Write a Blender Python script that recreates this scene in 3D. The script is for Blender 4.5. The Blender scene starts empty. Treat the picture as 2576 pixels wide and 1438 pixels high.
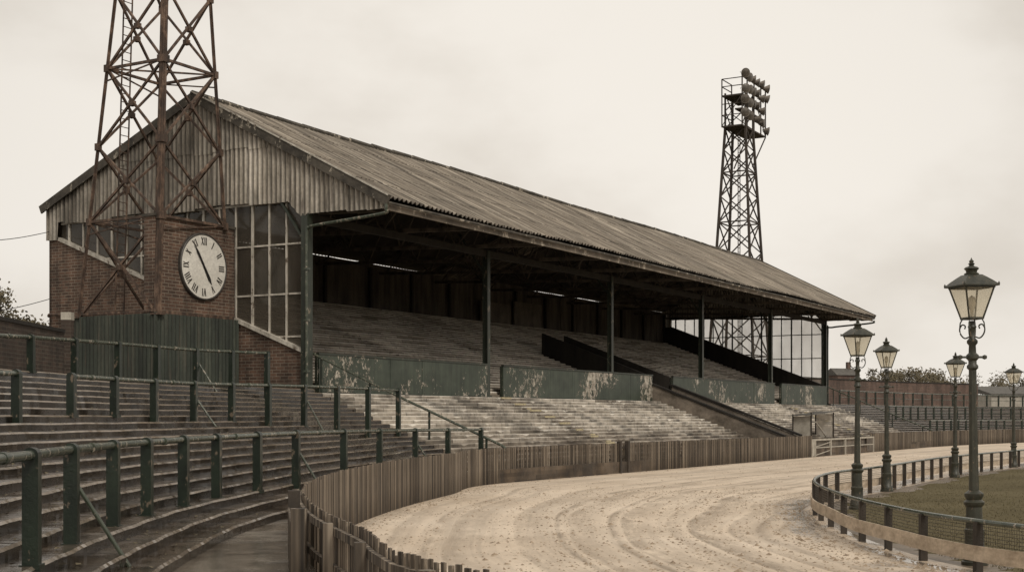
import bpy, math, random
from mathutils import Vector, Matrix
random.seed(7)
D = bpy.data
scene = bpy.context.scene
COL = scene.collection
F_PX = 3400.0; CX = 1288.0; HY = 1048.0; H = 2.415
U = (0.498, 0.867); V = (-0.867, 0.498); P0 = (-8.01, 53.1)
ANG = math.atan2(0.867, 0.498)

def W(s, t, z=0.0):
    return Vector((P0[0] + U[0]*s + V[0]*t, P0[1] + U[1]*s + V[1]*t, z))

# ------------------------------------------------------------------ mesh builder
class MB:
    def __init__(self):
        self.v = []; self.f = []; self.uv = None
    def quadbox(self, p):
        b = len(self.v); self.v += [tuple(q) for q in p]
        for f in ((0,3,2,1),(4,5,6,7),(0,1,5,4),(1,2,6,5),(2,3,7,6),(3,0,4,7)):
            self.f.append(tuple(b+i for i in f))
    def box(self, x0, x1, y0, y1, z0, z1):
        self.quadbox([(x0,y0,z0),(x1,y0,z0),(x1,y1,z0),(x0,y1,z0),(x0,y0,z1),(x1,y0,z1),(x1,y1,z1),(x0,y1,z1)])
    def beam(self, a, b, w, h=None, up=None):
        a = Vector(a); b = Vector(b); h = h or w
        d = (b-a)
        if d.length < 1e-6: return
        d.normalize()
        u = Vector(up) if up else (Vector((0,0,1)) if abs(d.z) < 0.95 else Vector((0,1,0)))
        s = d.cross(u).normalized(); u = s.cross(d).normalized()
        s *= w/2; u *= h/2
        self.quadbox([a-s-u, a+s-u, b+s-u, b-s-u, a-s+u, a+s+u, b+s+u, b-s+u])
    def tube(self, pts, r, n=8, cap=True):
        pts = [Vector(p) for p in pts]
        base = len(self.v)
        for i, p in enumerate(pts):
            d = (pts[min(i+1, len(pts)-1)] - pts[max(i-1, 0)]).normalized()
            u = Vector((0,0,1)) if abs(d.z) < 0.95 else Vector((0,1,0))
            s = d.cross(u).normalized(); u = s.cross(d).normalized()
            rr = r[i] if isinstance(r, (list, tuple)) else r
            for k in range(n):
                a = 2*math.pi*k/n
                self.v.append(tuple(p + s*math.cos(a)*rr + u*math.sin(a)*rr))
        for i in range(len(pts)-1):
            for k in range(n):
                a = base+i*n+k; b = base+i*n+(k+1) % n
                self.f.append((a, b, b+n, a+n))
        if cap:
            self.f.append(tuple(base+k for k in range(n))[::-1])
            self.f.append(tuple(base+(len(pts)-1)*n+k for k in range(n)))
    def lathe(self, prof, n=12, c=(0,0), rot=0.0, flute=0.0):
        base = len(self.v)
        for r, z in prof:
            for k in range(n):
                a = 2*math.pi*k/n + rot
                rr = r*(1-flute*(k % 2))
                self.v.append((c[0]+rr*math.cos(a), c[1]+rr*math.sin(a), z))
        for i in range(len(prof)-1):
            for k in range(n):
                a = base+i*n+k; b = base+i*n+(k+1) % n
                self.f.append((a, b, b+n, a+n))
        self.f.append(tuple(base+k for k in range(n))[::-1])
        self.f.append(tuple(base+(len(prof)-1)*n+k for k in range(n)))
    def grid(self, rows):
        base = len(self.v); m = len(rows[0])
        for r in rows: self.v += [tuple(p) for p in r]
        for i in range(len(rows)-1):
            for j in range(m-1):
                a = base+i*m+j
                self.f.append((a, a+1, a+m+1, a+m))
    def poly(self, pts):
        b = len(self.v); self.v += [tuple(p) for p in pts]
        self.f.append(tuple(range(b, b+len(pts))))
    def make(self, name, mat, parent=None, smooth=False, **props):
        me = D.meshes.new(name)
        me.from_pydata(self.v, [], self.f); me.validate(); me.update()
        if smooth:
            for p in me.polygons: p.use_smooth = True
            try: me.set_sharp_from_angle(angle=math.radians(40))
            except Exception: pass
        o = D.objects.new(name, me); COL.objects.link(o)
        if mat: me.materials.append(mat)
        if parent: o.parent = parent
        for k, val in props.items(): o[k] = val
        return o

def empty(name, label, category, loc=(0,0,0), rot=0.0, group=None, parent=None):
    o = D.objects.new(name, None); COL.objects.link(o)
    o.empty_display_size = 0.3
    o.location = loc; o.rotation_euler = (0, 0, rot)
    if parent: o.parent = parent
    else:
        o["label"] = label; o["category"] = category
        if group: o["group"] = group
    return o

# ------------------------------------------------------------------ material helpers
class NT:
    def __init__(self, name):
        self.m = D.materials.new(name); self.m.use_nodes = True
        self.t = self.m.node_tree; self.t.nodes.clear()
        self.out = self.n('ShaderNodeOutputMaterial')
        self.b = self.n('ShaderNodeBsdfPrincipled')
        self.l(self.b.outputs[0], self.out.inputs[0])
        self.co = self.n('ShaderNodeTexCoord')
        self.obj = self.co.outputs['Object']
    def n(self, t): return self.t.nodes.new(t)
    def l(self, a, b): self.t.links.new(a, b)
    def set(self, sock, v):
        if isinstance(v, bpy.types.NodeSocket): self.l(v, sock)
        else:
            if isinstance(v, (tuple, list)) and len(v) == 3 and sock.type == 'RGBA': v = (*v, 1)
            sock.default_value = v
    def map(self, vec, scale=(1,1,1), loc=(0,0,0), rot=(0,0,0)):
        n = self.n('ShaderNodeMapping'); self.l(vec, n.inputs[0])
        n.inputs['Scale'].default_value = scale; n.inputs['Location'].default_value = loc; n.inputs['Rotation'].default_value = rot
        return n.outputs[0]
    def noise(self, vec, scale, detail=5, rough=0.6, dist=0.0):
        n = self.n('ShaderNodeTexNoise'); self.l(vec, n.inputs['Vector'])
        n.inputs['Scale'].default_value = scale; n.inputs['Detail'].default_value = detail
        n.inputs['Roughness'].default_value = rough; n.inputs['Distortion'].default_value = dist
        return n.outputs['Fac']
    def ramp(self, fac, stops):
        n = self.n('ShaderNodeValToRGB'); self.l(fac, n.inputs[0])
        cr = n.color_ramp
        while len(cr.elements) < len(stops): cr.elements.new(0.5)
        for e, (p, c) in zip(cr.elements, stops):
            e.position = p
            if not isinstance(c, (tuple, list)): c = (c, c, c)
            e.color = (*c, 1)
        return n.outputs[0]
    def mix(self, fac, a, b, mode='MIX'):
        n = self.n('ShaderNodeMix'); n.data_type = 'RGBA'; n.blend_type = mode
        self.set(n.inputs[0], fac); self.set(n.inputs[6], a); self.set(n.inputs[7], b)
        return n.outputs[2]
    def math(self, op, a, b=0.0, clamp=False):
        n = self.n('ShaderNodeMath'); n.operation = op; n.use_clamp = clamp
        self.set(n.inputs[0], a); self.set(n.inputs[1], b)
        return n.outputs[0]
    def sep(self, vec):
        n = self.n('ShaderNodeSeparateXYZ'); self.l(vec, n.inputs[0]); return n.outputs
    def comb(self, x, y, z):
        n = self.n('ShaderNodeCombineXYZ')
        for i, q in enumerate((x, y, z)): self.set(n.inputs[i], q)
        return n.outputs[0]
    def bump(self, h, strength=0.4, dist=0.02):
        n = self.n('ShaderNodeBump'); self.l(h, n.inputs['Height'])
        n.inputs['Strength'].default_value = strength; n.inputs['Distance'].default_value = dist
        self.l(n.outputs[0], self.b.inputs['Normal'])
    def color(self, c): self.set(self.b.inputs['Base Color'], c)
    def rough(self, r): self.set(self.b.inputs['Roughness'], r)
    def nz(self):
        g = self.n('ShaderNodeNewGeometry'); return self.sep(g.outputs['Normal'])[2]

def simple(name, c1, c2, scale=2.0, stretch=(1,1,1), rough=0.8, bump=0.3, c3=None, spots=None, metal=0.0):
    q = NT(name)
    v = q.map(q.obj, stretch)
    f = q.noise(v, scale, 8, 0.65)
    stops = [(0.32, c1), (0.62, c2)] if c3 is None else [(0.3, c1), (0.5, c2), (0.68, c3)]
    c = q.ramp(f, stops)
    g = q.noise(q.obj, scale*9, 4, 0.7)
    c = q.mix(0.5, c, q.ramp(g, [(0.3, 0.45), (0.7, 1.0)]), 'MULTIPLY')
    if spots:
        s = q.ramp(q.noise(q.map(q.obj, (1,1,0.6)), spots[0], 7, 0.7), [(spots[1], 0.0), (spots[1]+0.02, 1.0)])
        c = q.mix(s, c, spots[2])
    q.color(c); q.rough(rough); q.b.inputs['Metallic'].default_value = metal
    q.bump(g, bump, 0.01)
    return q.m

def brickmat(name, a, b, mortar, bw=0.40, bh=0.13, dirt=0.6):
    q = NT(name)
    s = q.sep(q.obj)
    vec = q.comb(q.math('ADD', s[0], s[1]), s[2], 0.0)
    n = q.n('ShaderNodeTexBrick'); q.l(vec, n.inputs['Vector'])
    n.inputs['Scale'].default_value = 1.0
    n.inputs['Brick Width'].default_value = bw; n.inputs['Row Height'].default_value = bh
    n.inputs['Mortar Size'].default_value = 0.015; n.inputs['Mortar Smooth'].default_value = 0.2
    n.inputs['Color1'].default_value = (*a, 1); n.inputs['Color2'].default_value = (*b, 1)
    n.inputs['Mortar'].default_value = (*mortar, 1); n.inputs['Bias'].default_value = -0.1
    big = q.ramp(q.noise(q.obj, 0.5, 6, 0.65), [(0.35, 0.3), (0.62, 1.0)])
    st = q.ramp(q.noise(q.map(q.obj, (2.0, 2.0, 0.25)), 1.2, 5, 0.6), [(0.38, 0.35), (0.6, 1.0)])
    c = q.mix(dirt, n.outputs[0], big, 'MULTIPLY'); c = q.mix(dirt*0.8, c, st, 'MULTIPLY')
    q.color(c); q.rough(0.85); q.bump(q.math('SUBTRACT', 1.0, n.outputs['Fac']), 0.5, 0.01)
    return q.m

M = {}
M['brick'] = brickmat('brick_masonry', (0.195,0.112,0.076), (0.092,0.058,0.042), (0.30,0.245,0.19), dirt=0.75)
M['brick_far'] = brickmat('distant_brick', (0.17,0.105,0.080), (0.115,0.075,0.058), (0.19,0.145,0.12), 0.5, 0.16)
M['brick_dark'] = brickmat('sooty_brick', (0.085,0.057,0.042), (0.047,0.035,0.027), (0.11,0.09,0.07))
M['rust'] = simple('rusted_steel', (0.026,0.020,0.016), (0.085,0.053,0.037), 3.5, (1,1,0.5), 0.75, 0.4, (0.25,0.165,0.115))
M['steel_far'] = simple('weathered_steel', (0.030,0.025,0.021), (0.070,0.052,0.040), 2.0, (1,1,0.5), 0.75, 0.3)
M['green'] = simple('dark_green_paint', (0.006,0.011,0.007), (0.019,0.030,0.019), 2.5, (1,1,0.5), 0.32, 0.4, spots=(6.0, 0.60, (0.14,0.11,0.08)))
M['green_rail'] = simple('worn_green_rail_paint', (0.030,0.042,0.028), (0.092,0.104,0.076), 3.0, (1,1,1), 0.22, 0.4, spots=(8.0, 0.57, (0.28,0.245,0.195)))
M['green_col'] = simple('green_column_paint', (0.014,0.019,0.013), (0.040,0.048,0.034), 2.0, (1,1,0.3), 0.45, 0.3, spots=(4.0, 0.61, (0.18,0.15,0.11)))
M['dark'] = simple('sooty_timber', (0.012,0.010,0.008), (0.034,0.028,0.022), 1.5, (1,1,0.3), 0.85, 0.3)
M['darkboard'] = simple('tarred_back_boards', (0.022,0.018,0.014), (0.13,0.107,0.084), 0.7, (2.5,2.5,0.4), 0.85, 0.3)
M['hoard'] = simple('stained_hoarding', (0.06,0.05,0.04), (0.19,0.16,0.128), 1.2, (1,1,0.5), 0.85, 0.3)
M['white'] = simple('peeling_white_paint', (0.30,0.275,0.23), (0.68,0.63,0.55), 3.0, (1,1,0.4), 0.6, 0.3, spots=(4.0, 0.6, (0.12,0.09,0.065)))
M['fascia'] = simple('weathered_fascia_board', (0.07,0.057,0.044), (0.23,0.19,0.15), 1.2, (0.6,1,1), 0.8, 0.4, spots=(2.5, 0.58, (0.42,0.37,0.30)))
M['barge'] = simple('mossy_barge_board', (0.026,0.022,0.017), (0.11,0.095,0.075), 1.5, (1,1,1), 0.8, 0.4, spots=(2.0, 0.59, (0.36,0.32,0.26)))
M['lamp_iron'] = simple('lamp_post_iron', (0.018,0.020,0.013), (0.056,0.055,0.038), 6.0, (1,1,0.6), 0.45, 0.3, spots=(16.0, 0.61, (0.16,0.115,0.075)))
M['plank'] = simple('pale_rail_timber', (0.36,0.28,0.20), (0.66,0.54,0.41), 2.0, (1,1,3), 0.75, 0.3, spots=(3.0, 0.66, (0.15,0.11,0.075)))
M['post_dark'] = simple('damp_post_timber', (0.022,0.018,0.014), (0.065,0.050,0.037), 3.0, (1,1,0.3), 0.75, 0.5)
M['black'] = simple('black_enamel', (0.008,0.008,0.008), (0.02,0.018,0.016), 3.0, rough=0.5, bump=0.1)
M['rimgrey'] = simple('tarnished_rim', (0.03,0.027,0.024), (0.09,0.082,0.072), 5.0, rough=0.5, bump=0.1)
M['dial'] = simple('clock_dial_enamel', (0.72,0.69,0.62), (0.86,0.83,0.76), 1.0, rough=0.5, bump=0.05)
M['lampmetal'] = simple('floodlight_housing', (0.05,0.043,0.036), (0.26,0.225,0.19), 2.0, rough=0.6, bump=0.1)
M['lampface'] = simple('floodlight_lens', (0.05,0.043,0.036), (0.15,0.13,0.11), 4.0, rough=0.35, bump=0.1)
M['conc_wall'] = simple('stained_ramp_concrete', (0.08,0.065,0.05), (0.28,0.235,0.19), 0.9, (1,1,1.4), 0.8, 0.4)
M['bark'] = simple('tree_bark', (0.03,0.024,0.018), (0.07,0.055,0.042), 5.0, rough=0.9)
M['roofslate'] = simple('roof_slate', (0.07,0.065,0.058), (0.13,0.12,0.105), 3.0, rough=0.7)
M['plaster'] = simple('faded_render', (0.34,0.31,0.26), (0.52,0.48,0.41), 2.0, rough=0.8)
M['yellow'] = simple('worn_cream_paint', (0.38,0.32,0.19), (0.66,0.57,0.37), 3.0, (3,3,3), 0.7, 0.3)

q = NT('peeling_green_panel')
v = q.map(q.obj, (1, 1, 0.75))
base = q.ramp(q.noise(q.obj, 1.2, 7, 0.6), [(0.3, (0.026,0.037,0.026)), (0.7, (0.066,0.082,0.060))])
zone = q.noise(q.obj, 0.26, 2, 0.5)
pn = q.math('ADD', q.noise(v, 3.2, 10, 0.78), q.math('MULTIPLY', q.math('SUBTRACT', zone, 0.5), 0.7))
pe = q.ramp(pn, [(0.585, 0.0), (0.595, 1.0)])
rim = q.ramp(pn, [(0.555, 0.0), (0.588, 1.0)])
under = q.ramp(q.noise(q.obj, 5, 5), [(0.35, (0.22,0.185,0.145)), (0.6, (0.56,0.51,0.43))])
c = q.mix(q.math('MULTIPLY', rim, 0.6), base, (0.10,0.07,0.045)); c = q.mix(pe, c, under)
c = q.mix(0.6, c, q.ramp(q.noise(q.map(q.obj, (3,3,0.15)), 2, 4), [(0.3, 0.4), (0.6, 1.0)]), 'MULTIPLY')
q.color(c); q.rough(0.5); q.bump(pe, 0.4, 0.01); M['panel'] = q.m

def corrmat(name, lo, mid, hi, streakdir, rustamt=0.5, sheet=(1.0, 2.4), pitch_axis=None, cellamt=0.5, valley=(0.7, 0.32), bigr=(0.32,0.45,0.62)):
    q = NT(name)
    st = q.noise(q.map(q.obj, streakdir), 1.0, 9, 0.75)
    c = q.ramp(st, [(0.34, lo), (0.5, mid), (0.64, hi)])
    big = q.ramp(q.noise(q.obj, 0.28, 7, 0.68), [(bigr[0], bigr[1]), (bigr[2], 1.0)])
    c = q.mix(0.85, c, big, 'MULTIPLY')
    s = q.sep(q.obj)
    cell = q.n('ShaderNodeTexWhiteNoise'); cell.noise_dimensions = '2D'
    q.l(q.comb(q.math('FLOOR', q.math('DIVIDE', s[0], sheet[0])), q.math('FLOOR', q.math('DIVIDE', s[1], sheet[1])), 0.0), cell.inputs['Vector'])
    c = q.mix(cellamt, c, q.ramp(cell.outputs['Value'], [(0.0, 0.45), (1.0, 1.0)]), 'MULTIPLY')
    r = q.ramp(q.noise(q.map(q.obj, tuple(k*1.5 for k in streakdir)), 1.3, 8, 0.75), [(0.54, 0.0), (0.66, 1.0)])
    c = q.mix(q.math('MULTIPLY', r, rustamt), c, (0.085,0.060,0.042))
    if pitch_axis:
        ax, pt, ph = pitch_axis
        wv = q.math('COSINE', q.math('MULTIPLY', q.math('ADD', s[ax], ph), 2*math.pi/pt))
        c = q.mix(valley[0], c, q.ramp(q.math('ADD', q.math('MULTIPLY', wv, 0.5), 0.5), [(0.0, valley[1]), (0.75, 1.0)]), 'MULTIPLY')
    fine = q.noise(q.obj, 9, 5, 0.7)
    c = q.mix(0.5, c, q.ramp(fine, [(0.3, 0.5), (0.65, 1.0)]), 'MULTIPLY')
    q.color(c); q.rough(0.72); q.bump(fine, 0.3, 0.01)
    return q.m
RP = 0.30
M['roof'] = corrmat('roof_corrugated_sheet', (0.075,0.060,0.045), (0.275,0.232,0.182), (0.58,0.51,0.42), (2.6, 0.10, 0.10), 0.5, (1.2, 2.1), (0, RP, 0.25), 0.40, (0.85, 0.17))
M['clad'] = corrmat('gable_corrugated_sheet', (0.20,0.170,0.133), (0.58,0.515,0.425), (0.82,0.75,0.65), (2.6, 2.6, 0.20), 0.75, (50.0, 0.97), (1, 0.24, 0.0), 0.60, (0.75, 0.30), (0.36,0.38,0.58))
M['hut'] = corrmat('green_corrugated_sheet', (0.022,0.028,0.020), (0.050,0.062,0.045), (0.105,0.11,0.082), (3, 3, 0.2), 0.6, (0.8, 0.8))
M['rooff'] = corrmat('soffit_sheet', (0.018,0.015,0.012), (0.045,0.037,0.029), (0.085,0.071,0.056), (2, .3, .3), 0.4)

def terrace_mat(name, tread_lo, tread_hi, riser_lo, riser_hi, rlo, rhi, joints=False, lowdark=False, nose=None, z0=0.5, slabs=(0.5,0.8), stain=0.35, stainamt=0.75):
    q = NT(name)
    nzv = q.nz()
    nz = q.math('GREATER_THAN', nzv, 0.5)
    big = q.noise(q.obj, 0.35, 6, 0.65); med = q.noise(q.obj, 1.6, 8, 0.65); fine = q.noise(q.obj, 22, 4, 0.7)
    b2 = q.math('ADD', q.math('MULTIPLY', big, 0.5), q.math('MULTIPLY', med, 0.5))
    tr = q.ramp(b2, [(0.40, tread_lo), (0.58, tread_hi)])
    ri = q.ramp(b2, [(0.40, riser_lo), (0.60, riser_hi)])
    c = q.mix(nz, ri, tr)  # sky reflection painted into lighter treads; risers darker, partly moss grime
    if nose:
        isn = q.math('MULTIPLY', nz, q.math('LESS_THAN', nzv, 0.93))
        isn = q.math('MULTIPLY', isn, q.ramp(q.noise(q.obj, 0.6, 4, 0.6), [(0.36, 0.35), (0.56, 1.0)]))
        c = q.mix(isn, c, nose)  # step edges painted brighter, as if catching sky light
    c = q.mix(0.5, c, q.ramp(fine, [(0.3, 0.55), (0.68, 1.0)]), 'MULTIPLY')
    if joints:
        s = q.sep(q.obj)
        row = q.math('FLOOR', q.math('DIVIDE', q.math('SUBTRACT', s[2], z0+0.012), 0.15))
        sh = q.math('FRACT', q.math('MULTIPLY', row, 0.377))
        colm = q.math('ADD', q.math('DIVIDE', s[0], 2.6), sh)
        wn = q.n('ShaderNodeTexWhiteNoise'); wn.noise_dimensions = '2D'
        q.l(q.comb(q.math('FLOOR', colm), row, 0.0), wn.inputs['Vector'])
        c = q.mix(0.9, c, q.ramp(wn.outputs['Value'], [(0.0, (slabs[0],slabs[0]*.95,slabs[0]*.88)), (0.25, (slabs[1],slabs[1]*.98,slabs[1]*.95)), (0.7, (1,1,1))]), 'MULTIPLY')
        jt = q.math('LESS_THAN', q.math('FRACT', colm), 0.014)
        c = q.mix(q.math('MULTIPLY', jt, 0.85), c, (0.05,0.042,0.034))
        st = q.ramp(q.noise(q.map(q.obj, (0.7, 0.35, 0.35)), 0.8, 8, 0.72), [(0.40, stain), (0.53, 1.0)])
        c = q.mix(stainamt, c, st, 'MULTIPLY')
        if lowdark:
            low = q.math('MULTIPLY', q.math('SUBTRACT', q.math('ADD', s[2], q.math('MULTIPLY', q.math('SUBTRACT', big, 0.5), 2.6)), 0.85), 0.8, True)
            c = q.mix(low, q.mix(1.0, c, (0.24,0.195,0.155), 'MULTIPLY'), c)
    else:
        # damp smooth walkway slab is paler than the steps
        s = q.sep(q.obj)
        isw = q.math('MULTIPLY', nz, q.math('LESS_THAN', s[2], 0.52))
        wk = q.ramp(b2, [(0.42, (0.10,0.083,0.066)), (0.56, (0.25,0.215,0.175))])
        c = q.mix(isw, c, q.mix(0.5, wk, q.ramp(fine, [(0.3, 0.55), (0.68, 1.0)]), 'MULTIPLY'))
    q.color(c)
    q.rough(q.ramp(q.noise(q.obj, 0.9, 6, 0.65), [(0.40, rlo), (0.58, rhi)]))
    q.bump(q.math('ADD', q.math('MULTIPLY', med, 0.5), q.math('MULTIPLY', fine, 0.3)), 0.35, 0.015)
    return q.m
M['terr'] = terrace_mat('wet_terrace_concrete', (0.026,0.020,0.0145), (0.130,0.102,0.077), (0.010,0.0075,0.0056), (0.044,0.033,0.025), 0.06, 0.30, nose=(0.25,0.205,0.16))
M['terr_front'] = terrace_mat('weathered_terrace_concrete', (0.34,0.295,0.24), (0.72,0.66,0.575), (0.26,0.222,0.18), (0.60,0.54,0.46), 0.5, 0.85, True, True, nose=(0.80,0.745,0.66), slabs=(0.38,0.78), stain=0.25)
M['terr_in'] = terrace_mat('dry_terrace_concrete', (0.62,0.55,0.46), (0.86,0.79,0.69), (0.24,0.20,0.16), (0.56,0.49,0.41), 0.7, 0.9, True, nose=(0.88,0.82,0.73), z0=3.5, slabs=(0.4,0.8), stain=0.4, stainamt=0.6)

# sand track
q = NT('raced_sand')
uv = q.co.outputs['UV']; s = q.sep(uv)
warp = q.math('MULTIPLY', q.math('SUBTRACT', q.noise(q.map(uv, (0.035, 0.9, 1)), 1.0, 2), 0.5), 0.30)
vv = q.math('ADD', s[1], warp)
streak = q.noise(q.comb(q.math('MULTIPLY', s[0], 0.05), q.math('MULTIPLY', vv, 38.0), 0.0), 1.0, 7, 0.68)
broad = q.noise(q.comb(q.math('MULTIPLY', s[0], 0.03), q.math('MULTIPLY', vv, 11.0), 5.0), 1.0, 4, 0.55)
stops = []
for cpos, wd, dk in ((.10,.006,.35),(.17,.008,.55),(.205,.006,.4),(.33,.007,.4),(.42,.006,.75),(.448,.006,.5),(.535,.006,.7),(.562,.006,.6),(.66,.008,.4),(.71,.006,.75),(.80,.008,.5),(.855,.008,.6)):
    stops += [(cpos-wd, 0.0), (cpos, dk)]
stops.append((.89, 0.0))
arcs = q.ramp(vv, [(max(0.0,p_), v_) for p_, v_ in stops])
breakup = q.ramp(q.noise(q.comb(q.math('MULTIPLY', s[0], 0.45), q.math('MULTIPLY', vv, 18.0), 9.0), 1.0, 9, 0.75), [(0.42, 0.0), (0.58, 1.0)])
arcs = q.math('MULTIPLY', arcs, breakup)
base = q.ramp(q.noise(q.obj, 0.22, 7, 0.6), [(0.3, (0.64,0.52,0.395)), (0.7, (0.80,0.675,0.54))])
c = q.mix(0.35, base, q.ramp(streak, [(0.34, 0.55), (0.5, 1.0)]), 'MULTIPLY')
c = q.mix(0.42, c, q.ramp(broad, [(0.38, 0.6), (0.52, 1.0)]), 'MULTIPLY')
c = q.mix(arcs, c, (0.24,0.178,0.122))
clodn = q.noise(q.map(q.obj, (1,0.8,1)), 3.2, 10, 0.8)
zone = q.ramp(q.noise(q.obj, 0.4, 4), [(0.42, 0.15), (0.60, 1.0)])
clod = q.ramp(clodn, [(0.385, 0.0), (0.43, 1.0)])
c = q.mix(q.math('MULTIPLY', zone, q.math('MULTIPLY', 0.85, q.math('SUBTRACT', 1.0, clod))), c, (0.27,0.20,0.14))
fine = q.noise(q.obj, 34, 5, 0.7)
c = q.mix(0.35, c, q.ramp(fine, [(0.3, 0.55), (0.65, 1.0)]), 'MULTIPLY')
edge = q.math('MULTIPLY', q.math('SUBTRACT', q.math('ADD', s[1], q.math('MULTIPLY', q.math('SUBTRACT', q.noise(q.obj, 0.6, 6), 0.5), 0.30)), 0.86), 7.0, True)
edge0 = q.math('MULTIPLY', q.math('SUBTRACT', q.math('ADD', q.math('SUBTRACT', 1.0, s[1]), q.math('MULTIPLY', q.math('SUBTRACT', q.noise(q.obj, 0.9, 5), 0.5), 0.25)), 0.93), 10.0, True)
churn = q.ramp(q.noise(q.obj, 4.0, 7, 0.75), [(0.4, (0.15,0.112,0.077)), (0.6, (0.42,0.33,0.24))])
c = q.mix(q.math('MULTIPLY', edge, 0.7), c, churn)
c = q.mix(q.math('MULTIPLY', edge0, 0.6), c, churn)
pud = q.math('MULTIPLY', q.ramp(edge, [(0.1,0.0),(0.5,1.0)]), q.ramp(q.noise(q.comb(q.math('MULTIPLY', s[0], 0.14), q.math('MULTIPLY', s[1], 20), 0), 1.0, 6, 0.6), [(0.45, 0.0), (0.52, 1.0)]))
c = q.mix(q.math('MULTIPLY', pud, 0.55), c, (0.18,0.145,0.11))
q.color(c); q.rough(q.mix(pud, q.mix(edge, (0.75,0.75,0.75), (0.35,0.35,0.35)), (0.07,0.07,0.07)))
hgt = q.math('SUBTRACT', q.math('ADD', q.math('MULTIPLY', streak, 0.35), q.math('MULTIPLY', broad, 0.55)), q.math('MULTIPLY', arcs, 0.8))
hgt = q.math('ADD', hgt, q.math('MULTIPLY', q.math('MULTIPLY', clodn, zone), 0.9))
hgt = q.math('ADD', hgt, q.math('MULTIPLY', fine, 0.10))
hgt = q.math('MULTIPLY', hgt, q.math('SUBTRACT', 1.0, q.math('MULTIPLY', pud, 0.9)))
q.bump(hgt, 0.75, 0.075); M['sand'] = q.m
M['clod'] = simple('sand_clods', (0.19,0.14,0.095), (0.47,0.37,0.27), 4.0, rough=0.9)

q = NT('rough_grass')
c = q.ramp(q.noise(q.obj, 0.25, 8, 0.6), [(0.3, (0.088,0.072,0.037)), (0.5, (0.122,0.101,0.054)), (0.7, (0.155,0.129,0.073))])
fine = q.noise(q.obj, 26, 6, 0.75)
c = q.mix(0.4, c, q.ramp(fine, [(0.3, 0.5), (0.7, 1.0)]), 'MULTIPLY')
q.color(c); q.rough(1.0); q.b.inputs['Specular IOR Level'].default_value = 0.15; q.bump(fine, 0.4, 0.02); M['grass'] = q.m
M['blade'] = simple('grass_blades', (0.09,0.077,0.038), (0.17,0.14,0.076), 2.0, rough=0.9)
M['mud'] = simple('mud_margin', (0.085,0.063,0.042), (0.21,0.16,0.11), 1.5, rough=0.55, bump=0.8)

q = NT('weathered_pickets')
s = q.sep(q.obj)
cell = q.n('ShaderNodeTexNoise'); q.l(q.comb(s[0], s[1], 0.0), cell.inputs['Vector']); cell.inputs['Scale'].default_value = 9.0
c = q.ramp(cell.outputs['Fac'], [(0.36, (0.045,0.034,0.024)), (0.5, (0.145,0.112,0.081)), (0.64, (0.36,0.295,0.225))])
c = q.mix(0.7, c, q.ramp(q.noise(q.map(q.obj, (9,9,0.8)), 2.0, 6, 0.7), [(0.3, 0.4), (0.62, 1.0)]), 'MULTIPLY')
c = q.mix(0.6, c, q.ramp(q.noise(q.obj, 0.35, 4), [(0.35, 0.5), (0.6, 1.0)]), 'MULTIPLY')
damp = q.math('MULTIPLY', q.math('ADD', s[2], 0.1), 1.4, True)
c = q.mix(damp, q.mix(1.0, c, (0.5,0.46,0.4), 'MULTIPLY'), c)
q.color(c); q.rough(0.7); M['picket'] = q.m

def glassmat(name, tint, transp, rough=0.08, dirt=(0.10,0.09,0.075), dscale=1.0):
    q = NT(name)
    tr = q.n('ShaderNodeBsdfTransparent'); tr.inputs[0].default_value = (*tint, 1)
    q.color(dirt); q.rough(rough); q.b.inputs['Specular IOR Level'].default_value = 0.6
    mx = q.n('ShaderNodeMixShader')
    f = q.ramp(q.noise(q.map(q.obj, (1,1,0.5)), dscale, 6, 0.65), [(0.3, max(0.0, transp-0.18)), (0.7, min(1.0, transp+0.12))])
    q.l(f, mx.inputs[0]); q.l(q.b.outputs[0], mx.inputs[1]); q.l(tr.outputs[0], mx.inputs[2])
    q.l(mx.outputs[0], q.out.inputs[0])
    return q.m
M['glass'] = glassmat('grimy_window_glass', (0.55,0.52,0.47), 0.5, 0.10, (0.10,0.087,0.070))
M['glass_far'] = glassmat('pale_window_glass', (0.95,0.93,0.9), 0.55, 0.10, (0.72,0.68,0.62), 0.5)
q = NT('frosted_lantern_glass')
q.color(q.ramp(q.noise(q.obj, 6, 5), [(0.3, (0.55,0.49,0.37)), (0.7, (0.80,0.75,0.63))])); q.rough(0.25)
tl = q.n('ShaderNodeBsdfTranslucent'); tl.inputs[0].default_value = (0.92,0.88,0.77,1)
mx = q.n('ShaderNodeMixShader'); mx.inputs[0].default_value = 0.6
q.l(q.b.outputs[0], mx.inputs[1]); q.l(tl.outputs[0], mx.inputs[2])
tr = q.n('ShaderNodeBsdfTransparent'); tr.inputs[0].default_value = (0.97,0.93,0.84,1); mx2 = q.n('ShaderNodeMixShader'); mx2.inputs[0].default_value = 0.62
q.l(mx.outputs[0], mx2.inputs[1]); q.l(tr.outputs[0], mx2.inputs[2]); q.l(mx2.outputs[0], q.out.inputs[0])
M['lantern'] = q.m

q = NT('wire_netting')
uvs = q.sep(q.co.outputs['UV'])
a1 = q.math('LESS_THAN', q.math('FRACT', q.math('MULTIPLY', uvs[0], 18.0)), 0.16)
a2 = q.math('LESS_THAN', q.math('FRACT', q.math('MULTIPLY', uvs[1], 18.0)), 0.16)
al = q.math('MAXIMUM', a1, a2)
q.color((0.05,0.045,0.035)); q.rough(0.6)
tr = q.n('ShaderNodeBsdfTransparent'); mx = q.n('ShaderNodeMixShader')
q.l(al, mx.inputs[0]); q.l(tr.outputs[0], mx.inputs[1]); q.l(q.b.outputs[0], mx.inputs[2]); q.l(mx.outputs[0], q.out.inputs[0])
M['net'] = q.m

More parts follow.
